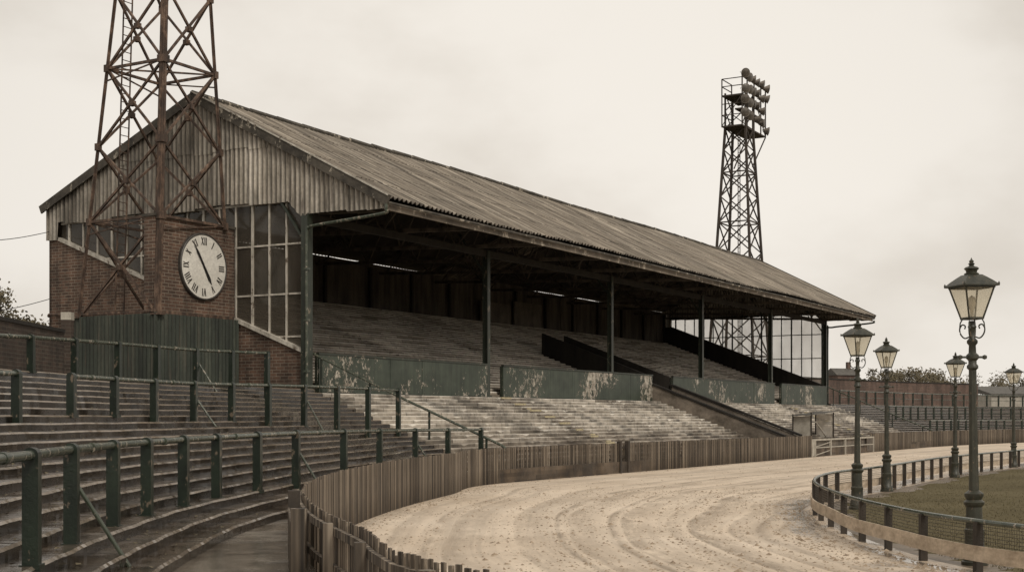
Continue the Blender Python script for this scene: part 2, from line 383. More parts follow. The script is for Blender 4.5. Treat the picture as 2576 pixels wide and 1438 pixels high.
q = NT('autumn_foliage')
q.color(q.ramp(q.noise(q.obj, 0.8, 5), [(0.3, (0.055,0.047,0.026)), (0.7, (0.15,0.12,0.07))])); q.rough(0.8)
M['leaf'] = q.m

# ------------------------------------------------------------------ curves
def catmull(pts, n=16):
    P = [Vector((p[0], p[1], p[2] if len(p) > 2 else 0)) for p in pts]
    P = [P[0]*2-P[1]] + P + [P[-1]*2-P[-2]]
    out = []
    for i in range(1, len(P)-2):
        for k in range(n):
            t = k/n
            p0, p1, p2, p3 = P[i-1], P[i], P[i+1], P[i+2]
            out.append(0.5*((2*p1)+(-p0+p2)*t+(2*p0-5*p1+4*p2-p3)*t*t+(-p0+3*p1-3*p2+p3)*t**3))
    out.append(P[-2]); return out
def SL(s, t):
    w = W(s, t); return (w.x, w.y)
FP = [(14,-3),(6,4),(-.05,9.7),(-1.6,14),(-2.7,18),(-3.46,22.7),(-3.6,28.7),(-3.0,35.5),(-1.9,42),SL(0,-8.6),SL(15,-8.6),SL(30,-8.6),SL(45,-8.6),SL(60,-8.6),SL(69,-8.6),(42,120),(52,131),(66,141),(85,148),(110,152)]
BP = [(-2.2,-8),(-3.0,2),(-3.5,9),(-3.95,14),(-4.3,18),(-4.45,22.5),(-4.0,29),(-3.3,35.8),(-2.3,42.2),SL(0,-7.9),SL(15,-7.9),SL(30,-7.9),SL(45,-7.9),SL(60,-7.9),SL(69,-7.9),(41.3,120.5),(51.4,131.7),(65.7,141.8),(84.9,148.8),(110,152.8)]
IP = [(22,6),(16,10),(11,14.5),(8.2,18.5),(7.1,21.5),(6.8,24.5),(6.9,28.5),(7.6,34),(9.2,39),(12,44),(17.8,55),(25.5,67),(33,80),(41,93),(46,100),(53,108),(61,115),(74,123),(90,128),(110,131)]
NS = 16
FC = catmull(FP, NS); BC = catmull(BP, NS); IC = catmull(IP, NS)
i_stand0 = 9*NS; i_stand1 = 14*NS
VV = Vector((V[0], V[1], 0))
def nrm(C, i):
    d = C[min(i+1, len(C)-1)] - C[max(i-1, 0)]; d.z = 0; d.normalize()
    n = Vector((-d.y, d.x, 0))
    if C is BC:
        k = max(abs(i-i_stand0), 0) if i < i_stand0 else (0 if i <= i_stand1 else abs(i-i_stand1))
        if k < 14: n = (VV*(1-k/14)+n*(k/14)).normalized()
    return n
def walk(C, step, start=0.0, end=1e9):
    out = []; acc = 0.0; nxt = start
    for a, b in zip(C[:-1], C[1:]):
        L = (b-a).length; d = (b-a)/L if L else Vector((1,0,0))
        while nxt <= acc+L:
            if nxt > end: return out
            out.append((a+d*(nxt-acc), d, nxt)); nxt += step
        acc += L
    return out
TB = [(BC[i], nrm(BC, i)) for i in range(len(BC))]
def terr_z(x, y):
    best = 1e9
    for p, n in TB:
        dx = x-p.x; dy = y-p.y; dd = dx*dx+dy*dy
        if dd < best: best = dd; sg = dx*n.x+dy*n.y
    d = math.sqrt(best)
    if sg < 0: return 0.5
    return 0.5+0.15*(min(int(d/0.4), 19)+1)

# ------------------------------------------------------------------ ground
g = MB(); g.grid([[(-1500,-600,0),(1500,-600,0)],[(-1500,3000,0),(1500,3000,0)]])
g.make('ground', M['grass'], kind='structure')
tm = MB(); rows = []; uvs = []
acc = 0
for i in range(len(FC)):
    if i: acc += ((FC[i]+IC[i])/2-(FC[i-1]+IC[i-1])/2).length
    r = []
    for k in range(9):
        f = k/8
        p = FC[i].lerp(IC[i], f*1.02)
        r.append((p.x, p.y, 0.008)); uvs.append((acc, f))
    rows.append(r)
tm.grid(rows)
o = tm.make('sand_track', M['sand'], kind='structure')
ul = o.data.uv_layers.new(name='UVMap')
for lp in o.data.loops: ul.data[lp.index].uv = uvs[lp.vertex_index]
mm = MB(); rows = []
for i in range(len(IC)):
    d = -nrm(IC, i); w = .75+0.25*math.sin(i*0.7)+0.15*math.sin(i*2.1)
    a = IC[i]; rows.append([(a.x-d.x*0.2, a.y-d.y*0.2, 0.004), (a.x+d.x*w, a.y+d.y*w, 0.004)])
mm.grid(rows); mm.make('mud_path', M['mud'], kind='structure')

CH = 0.034
def terrace(i0, i1, nsteps, tail, name, mat):
    b = MB(); rows = []
    for i in range(i0, i1+1):
      for sub in range(2 if i < i1 else 1):
        f = sub/2
        i2 = min(i+1, len(BC)-1)
        n = (nrm(BC, i)*(1-f)+nrm(BC, i2)*f).normalized(); B = BC[i].lerp(BC[i2], f); Fp = FC[i].lerp(FC[i2], f)
        r = [(Fp.x, Fp.y, -0.05), (Fp.x, Fp.y, 0.5), (B.x, B.y, 0.5)]
        for k in range(nsteps):
            j = 0.006*math.sin(i*1.7+k*2.3+sub*2)+.010*math.sin(i*.17+k*5)
            dz = 0.005*math.sin(i*.9+k*4.1+sub)
            p = B+n*(0.4*k+j); p2 = B+n*(0.4*k+j+CH)
            if k: r.append((p.x, p.y, 0.5+0.15*k))
            r.append((p.x, p.y, 0.5+0.15*(k+1)-CH*.9+dz))
            r.append((p2.x, p2.y, 0.5+0.15*(k+1)+dz))
        for d, z in tail:
            p = B+n*d; r.append((p.x, p.y, z))
        rows.append(r)
    b.grid(rows)
    return b.make(name, mat, kind='structure')
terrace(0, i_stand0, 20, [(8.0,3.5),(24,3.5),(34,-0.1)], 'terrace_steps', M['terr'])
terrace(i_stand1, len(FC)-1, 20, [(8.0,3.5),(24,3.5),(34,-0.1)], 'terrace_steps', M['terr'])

# ------------------------------------------------------------------ GRANDSTAND
GS = empty('grandstand', 'long weathered grandstand with corrugated pitched roof and open terraced seating', 'grandstand', (P0[0], P0[1], 0), ANG)
L = 68.5
b = MB()
s0, s1 = 0.02, 69.0
NSG = 230
rows = []
for i in range(NSG+1):
    s = s0+(s1-s0)*i/NSG
    r = [(s, -8.6, -0.05), (s, -8.6, 0.5), (s, -7.9, 0.5)]
    for k in range(19):
        e_ = 1 if i else 0
        j = e_*(0.008*math.sin(i*.2+k*2.3)); dz = e_*(0.006*math.sin(i*.3+k*4.1))
        chip = CH*(1+e_*(random.uniform(.8,2.4) if random.random() < .07 else 0))
        t = -7.9+0.4*k
        if k: r.append((s, t+j, 0.5+0.15*k))
        r.append((s, t+j, 0.5+0.15*(k+1)-chip*.9+dz)); r.append((s, t+j+chip, 0.5+0.15*(k+1)+dz))
    r.append((s, 0.4, 3.35)); rows.append(r)
b.grid(rows)
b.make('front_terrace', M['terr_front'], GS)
NI = 36; tr_ = 0.392; z0i = 3.5
b = MB()
def inner(sa, sb, k0, k1):
    rows = []
    m = max(2, int((sb-sa)/1.0))
    for q_ in range(m+1):
        s = sa+(sb-sa)*q_/m
        r = []
        for k in range(k0, k1):
            t = 0.3+tr_*k; dz = .008*math.sin(q_*1.1+k*3.7)
            r.append((s, t, z0i+0.15*k)); r.append((s, t, z0i+0.15*(k+1)-.05+dz)); r.append((s, t+.055, z0i+0.15*(k+1)+dz))
        r.append((s, 0.3+tr_*k1, z0i+0.15*k1)); rows.append(r)
    b.grid(rows)
inner(0.3, 33, 0, 36); inner(36, 68.2, 0, 36); inner(33, 36, 18, 36)
b.box(0.3, 33, 0.06, 0.3, 3.0, 3.5); b.box(36, 68.2, 0.06, 0.3, 3.0, 3.5)
b.box(33, 36, 0.0, 7.36, 3.2, 3.42)
b.box(33, 36, 7.36, 7.4, 3.42, 6.2)
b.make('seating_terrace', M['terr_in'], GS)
for sa in (13.8, 24.5, 50.0):
    b = MB()
    for k in range(0, 36):
        t = 0.3+tr_*k; b.box(sa, sa+1.0, t-.19, t, z0i+.15*k+.014, z0i+.15*k+.085)
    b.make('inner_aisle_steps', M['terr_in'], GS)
b = MB()
for _ in range(110):
    k = random.randint(0, 33); s = random.uniform(1, 66); l = random.uniform(0.5, 2.2)
    if 31 < s+l and s < 37: continue
    t = 0.3+tr_*k
    b.box(s, s+l, t+0.06, t+0.26, z0i+0.15*(k+1)+0.014, z0i+0.15*(k+1)+random.uniform(0.03, 0.06))
b.make('bench_boards', M['conc_wall'], GS, kind='stuff')
for sw in (33.0, 36.0):
    b = MB()
    b.quadbox([(sw-.1,0.1,3.0),(sw+.1,0.1,3.0),(sw+.1,7.5,3.0),(sw-.1,7.5,3.0),(sw-.1,0.1,4.9),(sw+.1,0.1,4.9),(sw+.1,7.5,7.7),(sw-.1,7.5,7.7)])
    b.make('stair_parapet', M['dark'], GS)
    b = MB()
    b.quadbox([(sw-.12,-8.2,0.3),(sw+.12,-8.2,0.3),(sw+.12,-0.1,3.2),(sw-.12,-0.1,3.2),(sw-.12,-8.2,1.25),(sw+.12,-8.2,1.25),(sw+.12,-0.1,4.3),(sw-.12,-0.1,4.3)])
    r = b.make('ramp_wall', M['conc_wall'], GS)
    b = MB(); b.beam((sw,-8.35,1.32),(sw,0,4.42),0.34,0.12); b.make('coping', M['dark'], r)
b = MB()
for k in range(19):
    t = -7.9+0.4*k; b.box(33.15, 35.85, t, t+0.45, 0.4, 0.53+0.15*(k+1))
b.make('stair_flight', M['dark'], GS)
b = MB(); b.box(33.1,35.9,7.3,7.36,3.3,6.6); b.make('stair_end_wall', M['dark'], GS)
for sa in (13.75, 55.5):
    b = MB(); ys = []
    for k in range(19):
        t = -7.9+0.4*k; z = 0.5+0.15*k
        b.box(sa, sa+1.15, t-0.2, t, z+0.012, z+0.08)
        if k % 2 == 0 and random.random() < 0.85:
            a0 = random.uniform(0, .25); a1 = random.uniform(.8, 1.15); ys.append((sa+a0, sa+a1, t-0.022, t+0.09, z+0.085, z+0.162))
        elif random.random() < .35:
            a0 = random.uniform(0, .5); a1 = a0+random.uniform(.3, .6); ys.append((sa+a0, sa+a1, t-0.206, t-0.12, z+0.03, z+0.085))
    st = b.make('aisle_steps', M['conc_wall'], GS)
    for y_ in ys:
        y = MB(); y.box(*y_); y.make('painted_nosing', M['yellow'], st)
for a, c in ((0.5,13.5),(15.0,32.85),(36.0,55.2),(56.8,68.3)):
    b = MB(); x = a
    while x < c-0.3:
        x2 = min(x+2.45, c); j = random.uniform(-.012, .012)
        b.box(x+0.008, x2-0.008, -0.14+j, -0.06+j, 3.37+random.uniform(0,.03), 4.88); x = x2
    p = b.make('balustrade_panel', M['panel'], GS)
    b = MB(); b.box(a-.03, c+.03, -0.18, -0.02, 4.885, 4.96)
    x = a
    while x <= c+0.1:
        b.box(x-.03, x+.03, -0.04, 0.04, 3.4, 4.88); x += 2.45
    b.make('top_rail', M['green_col'], p)
for i in range(6):
    s = 13.7*i; b = MB(); y = 0.05
    b.box(s-.13, s+.13, y-.14, y-.11, 3.35, 10.4); b.box(s-.13, s+.13, y+.11, y+.14, 3.35, 10.4); b.box(s-.02, s+.02, y-.11, y+.11, 3.35, 10.4)
    b.box(s-.2, s+.2, y-.2, y+.2, 3.37, 3.44)
    b.beam((s,y+.1,9.3),(s,1.6,11.3),.1)
    b.make('column', M['green_col'], GS)
TF, TR, TBk = -4.0, 5.8, 14.8
ZF, ZR, ZB = 10.65, 15.66, 11.72
OH = .26
def zroof(t): return ZF+(ZR-ZF)*(t-TF)/(TR-TF) if t <= TR else ZR+(ZB-ZR)*(t-TR)/(TBk-TR)
def roofslope(ta, tb, nm):
    b = MB(); pitch = RP; sa, sb = -OH+.01, L+OH-.01
    n = int((sb-sa)/pitch*8); sheets = 5
    th = math.atan2(zroof(tb)-zroof(ta), tb-ta)
    nx, nzz = -math.sin(th), math.cos(th)
    for j in range(sheets):
        t0 = ta+(tb-ta)*j/sheets; t1 = ta+(tb-ta)*(j+1)/sheets+ (0.12 if tb > ta else -0.12)*(1 if j < sheets-1 else 0)
        rows = []
        for tt, lift in ((t0, 0.028), ((t0+t1)/2, 0.012), (t1, 0.0)):
            r = []
            for i in range(n+1):
                s = sa+(sb-sa)*i/n
                w = 0.062*math.cos(2*math.pi*(s-sa)/pitch)+lift
                sag = -0.04*math.sin(s*0.23)-0.02*math.sin(s*0.41+tt*.5)
                cell = math.floor(s/1.2)
                jit = 0.008*math.sin(cell*12.9+j*7.1)
                extra = (0.05*math.sin(cell*3.3+j*1.7) if lift > 0.02 else 0)
                r.append((s, tt+nx*w-extra*0.8, zroof(tt)+nzz*w+sag+jit-extra*.4))
            rows.append(r)
        b.grid(rows)
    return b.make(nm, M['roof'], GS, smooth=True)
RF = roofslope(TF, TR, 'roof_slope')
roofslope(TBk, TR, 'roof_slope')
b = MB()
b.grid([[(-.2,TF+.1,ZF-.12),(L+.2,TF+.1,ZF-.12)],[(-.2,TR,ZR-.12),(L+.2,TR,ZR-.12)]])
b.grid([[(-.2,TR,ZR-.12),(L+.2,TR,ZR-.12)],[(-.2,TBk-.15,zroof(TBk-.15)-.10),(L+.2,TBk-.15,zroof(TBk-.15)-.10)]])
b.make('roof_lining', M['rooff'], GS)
b = MB(); x = -0.3
while x < L+.2:
    x2 = min(x+1.8, L+.3)
    b.tube([(x,TR,ZR+.08-0.04*math.sin(x*0.23)+random.uniform(-.015,.015)),(x2,TR,ZR+.07-0.04*math.sin(x2*0.23)+random.uniform(-.015,.015))], [0.14,0.125], 8); x = x2
b.make('ridge_cap', M['barge'], RF)
b = MB(); x = -.2
while x < L+.2:
    x2 = min(x+4.2, L+.2); j = random.uniform(-.015,.015)
    b.box(x, x2-.01, TF+.12+j, TF+.2+j, ZF-.42+j, ZF-.08); x = x2
b.make('fascia', M['fascia'], GS)
b = MB(); b.tube([(s, TF-.0, ZF-.17-.02*math.sin(s*.23)) for s in [(-.25+(L+.5)*i/30) for i in range(31)]], .055, 8); b.make('gutter', M['barge'], GS)
for s in (-OH-.02, L+OH+.02):
    b = MB(); b.beam((s,TF-.05,ZF-.10),(s,TR,ZR-.05),.07,.40,(0,0,1)); b.beam((s,TR,ZR-.05),(s,TBk+.05,ZB-.10),.07,.36,(0,0,1))
    b.make('barge_board', M['barge'], GS)
    if s < 0:
        b = MB(); b.beam((s-.05,TF-.05,ZF+.10),(s-.05,TR,ZR+.15),.04,.05); b.make('barge_capping', M['white'], GS)
for i in range(12):
    s = 0.5+ (L-1)*i/11; b = MB()
    b.beam((s,TF+.3,10.35),(s,14.4,11.1),.12,.16); b.beam((s,TF+.3,10.5),(s,TR,ZR-.25),.12,.16); b.beam((s,TR,ZR-.25),(s,14.3,11.75),.12,.16)
    for k in range(5):
        t = -2+k*3.2; zb = 10.35+(t+3.7)*.041
        b.beam((s,t,zb),(s,t+1.6,zroof(t+1.6)-.25),.07); b.beam((s,t+1.6,zroof(t+1.6)-.25),(s,min(t+3.2,14.2),zb+.13),.07)
    b.make('roof_truss', M['darkboard'], GS)
b = MB()
for t in (-1.5,1,3.5,8.5,11,13.2): b.box(0.2, L-.2, t-.05, t+.05, zroof(t)-.33, zroof(t)-.18)
b.box(0.15, L-.15, -0.02, .12, 10.1, 10.4)
b.make('purlin', M['dark'], GS)
b = MB(); x = 0
while x < L:
    x2 = min(x+0.9, L); j = random.uniform(-.03, .03)
    ztop = 11.605+random.uniform(-.006,.006)
    if 34.0 < x < 43.5 or x < 2: ztop = 11.8
    b.box(x, x2-.003, 14.45+j, 14.53+j, 0, ztop); x = x2
b.make('back_wall', M['darkboard'], GS)
for i in range(16):
    s = 2+i*4.4; b = MB(); b.box(s-.1, s+.1, 14.25, 14.4, 8.5, 11.35); b.make('back_post', M['dark'], GS)
for a, c, z1_ in ((36.5,40.5,10.3),(41,45,10.6)):
    b = MB(); b.box(a,c,14.1,14.25,8.9,z1_); b.make('back_wall_hoarding', M['hoard'], GS)
def sill(t): return 4.95+0.386*t
def gable(sx, near):
    sg = -1 if near else 1
    b = MB(); t0, t1 = 0.15, 13.9
    a, c = (sx-.0, sx+.3) if near else (sx-.3, sx)
    b.quadbox([(a,t0,0),(c,t0,0),(c,t1,0),(a,t1,0),(a,t0,sill(t0)-.1),(c,t0,sill(t0)-.1),(c,t1,sill(t1)-.1),(a,t1,sill(t1)-.1)])
    b.box(a, c, 13.9, 14.6, 0, 10.3)
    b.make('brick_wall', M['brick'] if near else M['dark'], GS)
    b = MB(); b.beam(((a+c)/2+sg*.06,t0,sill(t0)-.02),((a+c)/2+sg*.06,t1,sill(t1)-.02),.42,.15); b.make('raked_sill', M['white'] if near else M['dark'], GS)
    gx = sx+.10 if near else sx-.10
    b = MB(); b.poly([(gx,.25,sill(.25)),(gx,13.9,sill(13.9)),(gx,13.9,11.0),(gx,1.0,11.0),(gx,.25,10.4)])
    w = b.make('window', M['glass'] if near else M['glass_far'], GS)
    b = MB(); k = 0; t = .27
    while t < 13.9:
        top = 11.0 if t > .9 else 10.5
        wd = .065 if k % 3 else .11
        if top > sill(t): b.box(gx-.05, gx+.05, t-wd/2, t+wd/2, sill(t), top)
        t += .876; k += 1
    for z in (9.28, 7.3, 5.6):
        tend = min(13.9, (z-4.95)/.386)
        b.box(gx-.04, gx+.04, .25, tend, z-.035, z+.035)
    b.box(gx-.06, gx+.06, .9, 13.9, 10.93, 11.03)
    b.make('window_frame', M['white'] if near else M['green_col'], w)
    b = MB(); pitch = .24; te = TBk-.08; n = int((te-(TF+.1))/pitch*6)
    def bot(t):
        if t < 0.3: return 10.3-.02*t
        if t < 1.0: return 10.3+.7*(t-.3)/.7
        if t < 13.9: return 10.98
        return 10.2
    for band in range(2):
        rows = [[], []]
        for i in range(n+1):
            t = TF+.1+(te-(TF+.1))*i/n
            w = 0.04*math.cos(2*math.pi*t/pitch)
            zt = zroof(t)-.12; zb = bot(t)+.07*math.sin(math.floor(t/.97)*5.1)
            zm = 13.35+.06*math.sin(math.floor(t/.97)*2.3)
            if band == 0: lo, hi = zb, min(zt, zm); off = .03
            else: lo, hi = min(zm-.12, zt), zt; off = .0
            if band == 1 and zt < zm-.1: lo = hi = zt
            x = sx+sg*(.10+w-off+ .03+.015*math.sin(math.floor(t/.97)*9.1))
            rows[0].append((x, t, lo)); rows[1].append((x, t, max(hi, lo)))
        b.grid(rows)
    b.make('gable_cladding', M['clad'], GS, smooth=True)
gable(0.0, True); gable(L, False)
b = MB()
b.tube(catmull([(-.3,-3.95,10.42),(-.3,-3.93,10.22),(-.28,-3.7,10.08),(-.25,-.7,9.88),(-.22,-.25,9.8),(-.22,-.1,9.45),(-.22,-.1,6),(-.22,-.1,3.5)],6), .06, 8)
for z in (4.2, 6.2, 8.2): b.box(-.31,-.10,-.19,-.01,z-.04,z+.04)
b.make('downpipe', M['green_rail'], GS, smooth=True)
b = MB(); b.box(-.2,.14,-.12,.2,3.3,10.3); b.make('corner_post', M['green_col'], GS)
b = MB(); b.tube(catmull([(L+.3,-3.9,10.3),(L+.3,-3.7,10.1),(L+.3,-.4,9.85),(L+.3,-.1,9.5),(L+.3,-.1,3.5)],6), .07, 8); b.make('downpipe', M['green_col'], GS, smooth=True)
b = MB(); b.tube(catmull([(-.12,14.5,6.9),(-.2,14.2,6.95),(-.2,12.6,6.8),(-.2,12.4,6.4),(-.2,12.4,3.6)],5), .07, 8); b.make('waste_pipe', M['rust'], GS, smooth=True)

def stair_rail(s, name_mat):
    e = empty('stair_handrail', 'sloping green tubular handrail descending beside the stand terrace', 'handrail', tuple(W(s, -4, 2)), ANG, 'sloping terrace handrails')
    def l(ds, t, z): return (ds, t+4, z-2)
    b = MB(); b.tube([l(0,.1,4.95), l(.3,-4,3.15), l(.7,-8.2,1.38), l(.75,-8.45,1.2)], .05, 8); b.make('rail', name_mat, e, smooth=True)
    for t in (-.4,-2.6,-5.2,-7.6):
        f = -t/8.2; zt = 4.95-3.57*f; k = int((t+7.9)/.4)
        b = MB(); b.tube([l(.7*f,t,0.5+.15*(k+1)-.03), l(.7*f,t,zt)], .045, 8); b.make('post', M['green'], e)
stair_rail(0.3, M['green_rail']); stair_rail(69.3, M['green_rail'])

# ------------------------------------------------------------------ hut + clock wall
HT = empty('corrugated_hut', 'dark green corrugated iron enclosure against the brick gable', 'shed', tuple(W(-2.3, 5.9, 3.5)), ANG)
def corrwall(b, p, q_, z0, z1, amp=.03, pitch=.2, out=(0,0)):
    p = Vector(p); q_ = Vector(q_); Ln = (q_-p).length; n = int(Ln/pitch*6)
    rows = [[], []]
    for i in range(n+1):
        a = p.lerp(q_, i/n); w = amp*math.cos(2*math.pi*i/6)
        rows[0].append((a.x+out[0]*w, a.y+out[1]*w, z0)); rows[1].append((a.x+out[0]*w, a.y+out[1]*w, z1+.03*math.sin(math.floor(i/24)*3.1)))
    b.grid(rows)
b = MB()
corrwall(b, (-2.4,-2.4,0), (-2.4,2.25,0), -.1, 2.82, out=(-1,0))
corrwall(b, (-2.4,-2.4,0), (2.2,-2.4,0), -.1, 2.82, out=(0,-1))
corrwall(b, (-2.4,2.25,0), (2.2,2.25,0), -.1, 2.82, out=(0,1))
b.make('hut_wall', M['hut'], HT, smooth=True)
b = MB(); b.box(-2.35,2.2,-2.35,2.2,2.6,2.76); b.make('hut_roof', M['dark'], HT)
for x_, y_ in ((-2.42,-2.42),(-2.42,2.27)):
    b = MB(); b.box(x_-.05,x_+.05,y_-.05,y_+.05,-.1,2.85); b.make('corner_trim', M['green_col'], HT)

CW = empty('clock_wall', 'brick panel carrying a large round white clock with roman numerals', 'clock', tuple(W(-2.25, 4.0, 6.35)), ANG)
b = MB(); b.box(-2.25,2.2,-.26,.3,.12,3.66); b.make('brick_panel', M['brick'], CW)
b = MB(); b.box(-2.32,2.24,-.32,.36,3.66,3.76); b.make('coping', M['barge'], CW)
b = MB(); b.box(-2.3,2.22,-.31,.33,-.08,.12); b.make('support_beam', M['rust'], CW)
cx, cz = .3, 1.97; R = 1.27
b = MB()
def disc_y(b, r, y0, y1, n=64):
    base = len(b.v)
    for y in (y0, y1):
        for k in range(n):
            a = 2*math.pi*k/n; b.v.append((cx+r*math.cos(a), y, cz+r*math.sin(a)))
    for k in range(n): b.f.append((base+k, base+(k+1)%n, base+n+(k+1)%n, base+n+k))
    b.f.append(tuple(base+k for k in range(n))); b.f.append(tuple(base+n+k for k in range(n))[::-1])
disc_y(b, R-.01, -.26, -.37)
dial = b.make('clock_face', M['dial'], CW)
b = MB(); n = 64
prof = [(R-.02,-.262),(R-.02,-.39),(R+.02,-.405),(R+.05,-.38),(R+.06,-.262)]
for r, y in prof:
    for k in range(n):
        a = 2*math.pi*k/n; b.v.append((cx+r*math.cos(a), y, cz+r*math.sin(a)))
for i in range(len(prof)-1):
    for k in range(n): b.f.append((i*n+k, i*n+(k+1)%n, (i+1)*n+(k+1)%n, (i+1)*n+k))
b.make('clock_rim', M['rimgrey'], dial, smooth=True)
rom = ['XII','I','II','III','IV','V','VI','VII','VIII','IX','X','XI']
for h in range(12):
    b = MB(); ang = math.radians(30*h); txt = rom[h]
    wd = {'I':.085,'V':.17,'X':.17}; tot = sum(wd[c_] for c_ in txt); x = -tot/2; hh = .15
    up = Vector((math.sin(ang),0,math.cos(ang))); rt = Vector((math.cos(ang),0,-math.sin(ang)))
    C0 = Vector((cx,-.378,cz))+up*(R*.79)
    def st(x0,z0,x1,z1,w):
        b.beam(C0+rt*x0+up*z0, C0+rt*x1+up*z1, .012, w, up=tuple(rt))
    for c_ in txt:
        w = wd[c_]; m = x+w/2
        if c_ == 'I': st(m,-hh,m,hh,.045)
        elif c_ == 'V': st(x+.03,hh,m,-hh,.045); st(x+w-.03,hh,m,-hh,.025)
        else: st(x+.03,hh,x+w-.03,-hh,.045); st(x+.03,-hh,x+w-.03,hh,.025)
        x += w
    b.make('numeral', M['rimgrey'], dial)
for angd, ln, w, y in ((148,.82,.15,-.395),(-34,.95,.11,-.41)):
    b = MB(); a = math.radians(angd); d = Vector((math.sin(a),0,math.cos(a))); p = Vector((math.cos(a),0,-math.sin(a))); C0 = Vector((cx,y,cz))
    pts = [C0-d*.22-p*w*.3, C0-d*.22+p*w*.3, C0+d*ln*.7+p*w*.5, C0+d*ln, C0+d*ln*.7-p*w*.5]
    b.poly(pts); b.poly([q_+Vector((0,.01,0)) for q_ in pts][::-1])
    for i in range(5): b.poly([pts[i], pts[i]+Vector((0,.01,0)), pts[(i+1)%5]+Vector((0,.01,0)), pts[(i+1)%5]])
    b.make('clock_hand', M['black'], dial)

# ------------------------------------------------------------------ near lattice tower
TW = empty('lattice_tower', 'rusty steel lattice floodlight mast with ladder rising beside the gable', 'floodlight tower', tuple(W(-2.55, 5.62, 3.5)), ANG)
def leg(i, z):
    zw = z+3.5; h = 2.02*(1-.0298*(zw-6.4)); ht = 2.1*(1-.0298*(zw-6.4))
    sx, ty = ((-1,-1),(1,-1),(1,1),(-1,1))[i]
    return Vector((sx*h+.15*(zw-6.4)/12, ty*ht-.25*(zw-6.4)/12, z))
LB = 2.77
levels = [LB, 6.55, 9.5, 12.6, 15.6, 18.6, 21.0]
for i in range(4):
    zb = 6.55+.02 if i == 1 else LB
    b = MB(); w = .24 if i == 0 else .15
    a, c = leg(i, zb), leg(i, 21)
    b.beam(a, c, w*.25, w); b.beam(a, c, w, w*.25)
    if i == 0: b.beam(a, c, .2, .2)
    if i != 1: b.box(a.x-.2, a.x+.2, a.y-.2, a.y+.2, LB-.01, LB+.05)
    for z in levels[1:]:
        p = leg(i, z); g_ = .17 if i == 0 else .1; b.box(p.x-g_, p.x+g_, p.y-g_, p.y+g_, z-.14, z+.14)
    b.make('tower_leg', M['rust'], TW)
for i in range(4):
    j = (i+1) % 4; b = MB()
    for a, c in zip(levels[:-1], levels[1:]):
        if (i in (0, 1)) and a < 6: continue
        b.beam(leg(i,a), leg(j,c), .085, .085); b.beam(leg(j,a)+Vector((.04,.04,0)), leg(i,c)+Vector((.04,.04,0)), .085, .085)
        m_ = (leg(i,a)+leg(j,c)+leg(j,a)+leg(i,c))/4; b.box(m_.x-.09,m_.x+.12,m_.y-.09,m_.y+.12,m_.z-.1,m_.z+.1)
    for z in (6.55, 12.6, 18.6): b.beam(leg(i,z), leg(j,z), .09, .1); b.beam(leg(i,z-.5), leg(j,z), .05)
    if i in (2, 3): b.beam(leg(i,LB+.15), leg(j,LB+.15), .08)
    b.make('cross_bracing', M['rust'], TW)
for z in (6.55, 12.6, 18.6):
    b = MB(); b.beam(leg(0,z), leg(2,z), .06); b.beam(leg(1,z), leg(3,z), .06); b.make('plan_bracing', M['rust'], TW)
b = MB(); z = LB
la = Vector((-1.15,1.15,0)); lb = Vector((-.7,1.15,0))
tilt = Vector((.018,-.02,0))
for l_ in (la, lb): b.beam(l_+tilt*LB+Vector((0,0,LB)), l_+tilt*21+Vector((0,0,21)), .045)
while z < 21: b.beam(la+tilt*z+Vector((0,0,z)), lb+tilt*z+Vector((0,0,z)), .028); z += .33
b.make('ladder', M['rust'], TW)

# ------------------------------------------------------------------ far floodlight tower
FT = empty('floodlight_tower', 'tall steel lattice tower topped with rows of round floodlights', 'floodlight tower', (21.0, 125.0, 0), ANG)
def fleg(i, z):
    h = 2.55*(1-z/29.0)+0.98*(z/29.0)
    sx, ty = ((-1,-1),(1,-1),(1,1),(-1,1))[i]; return Vector((sx*h, ty*h, z))
lv = [0,4.2,8,11.5,14.7,17.6,20.3,22.7,24.9,27,29.0]
for i in range(4):
    b = MB(); b.beam(fleg(i,0), fleg(i,29), .2, .2); b.beam(fleg(i,29), Vector((fleg(i,29).x,fleg(i,29).y,32.2)), .14); b.make('tower_leg', M['steel_far'], FT)
    j = (i+1)%4; b = MB()
    for a, c in zip(lv[:-1], lv[1:]):
        b.beam(fleg(i,a), fleg(j,c), .1); b.beam(fleg(j,a), fleg(i,c), .1)
    for z in (0.3,8,14.7,20.3,24.9): b.beam(fleg(i,z), fleg(j,z), .11)
    for k in range(1,3): b.beam(fleg(i,29)+Vector((0,0,1.6*(k-1))), fleg(j,29)+Vector((0,0,1.6*k)), .08)
    b.make('cross_bracing', M['steel_far'], FT)
b = MB(); z = 0
while z < 29: b.box(-.25,.25,-.02,.02,z,z+.04); z += .4
b.box(-.28,-.22,-.03,.03,0,29); b.box(.22,.28,-.03,.03,0,29); b.make('ladder', M['steel_far'], FT)
S0, S1, T0, T1 = -1.9, 4.4, -1.0, .95
for z in (28.9, 30.4, 31.7):
    b = MB(); b.box(S0, S1 if z < 31 else S0+4.2, T0, T1 if z != 30.4 else -.3, z, z+.13); b.make('platform', M['steel_far'], FT)
b = MB()
for s in (S0, S0+1.3, (S0+S1)/2, S1-1.3, S1): b.beam((s,T0,28.9),(s,T0,33.5),.1)
for s in (S0, .6): b.beam((s,T1,28.9),(s,T1,33.3),.09)
for z in (29.9,31.1,32.3,33.4): b.beam((S0,T0,z),(S1,T0,z),.12)
for z in (30,31,32.6,33.3): b.beam((S0,T0,z),(S0,T1,z),.07)
for z in (30,32.6,33.3): b.beam((S0,T1,z),(.6,T1,z),.07)
b.beam((S1,T0,28.9),(1.1,-.9,25.6),.09); b.beam((S1,T1,28.9),(1.1,.9,25.6),.09)
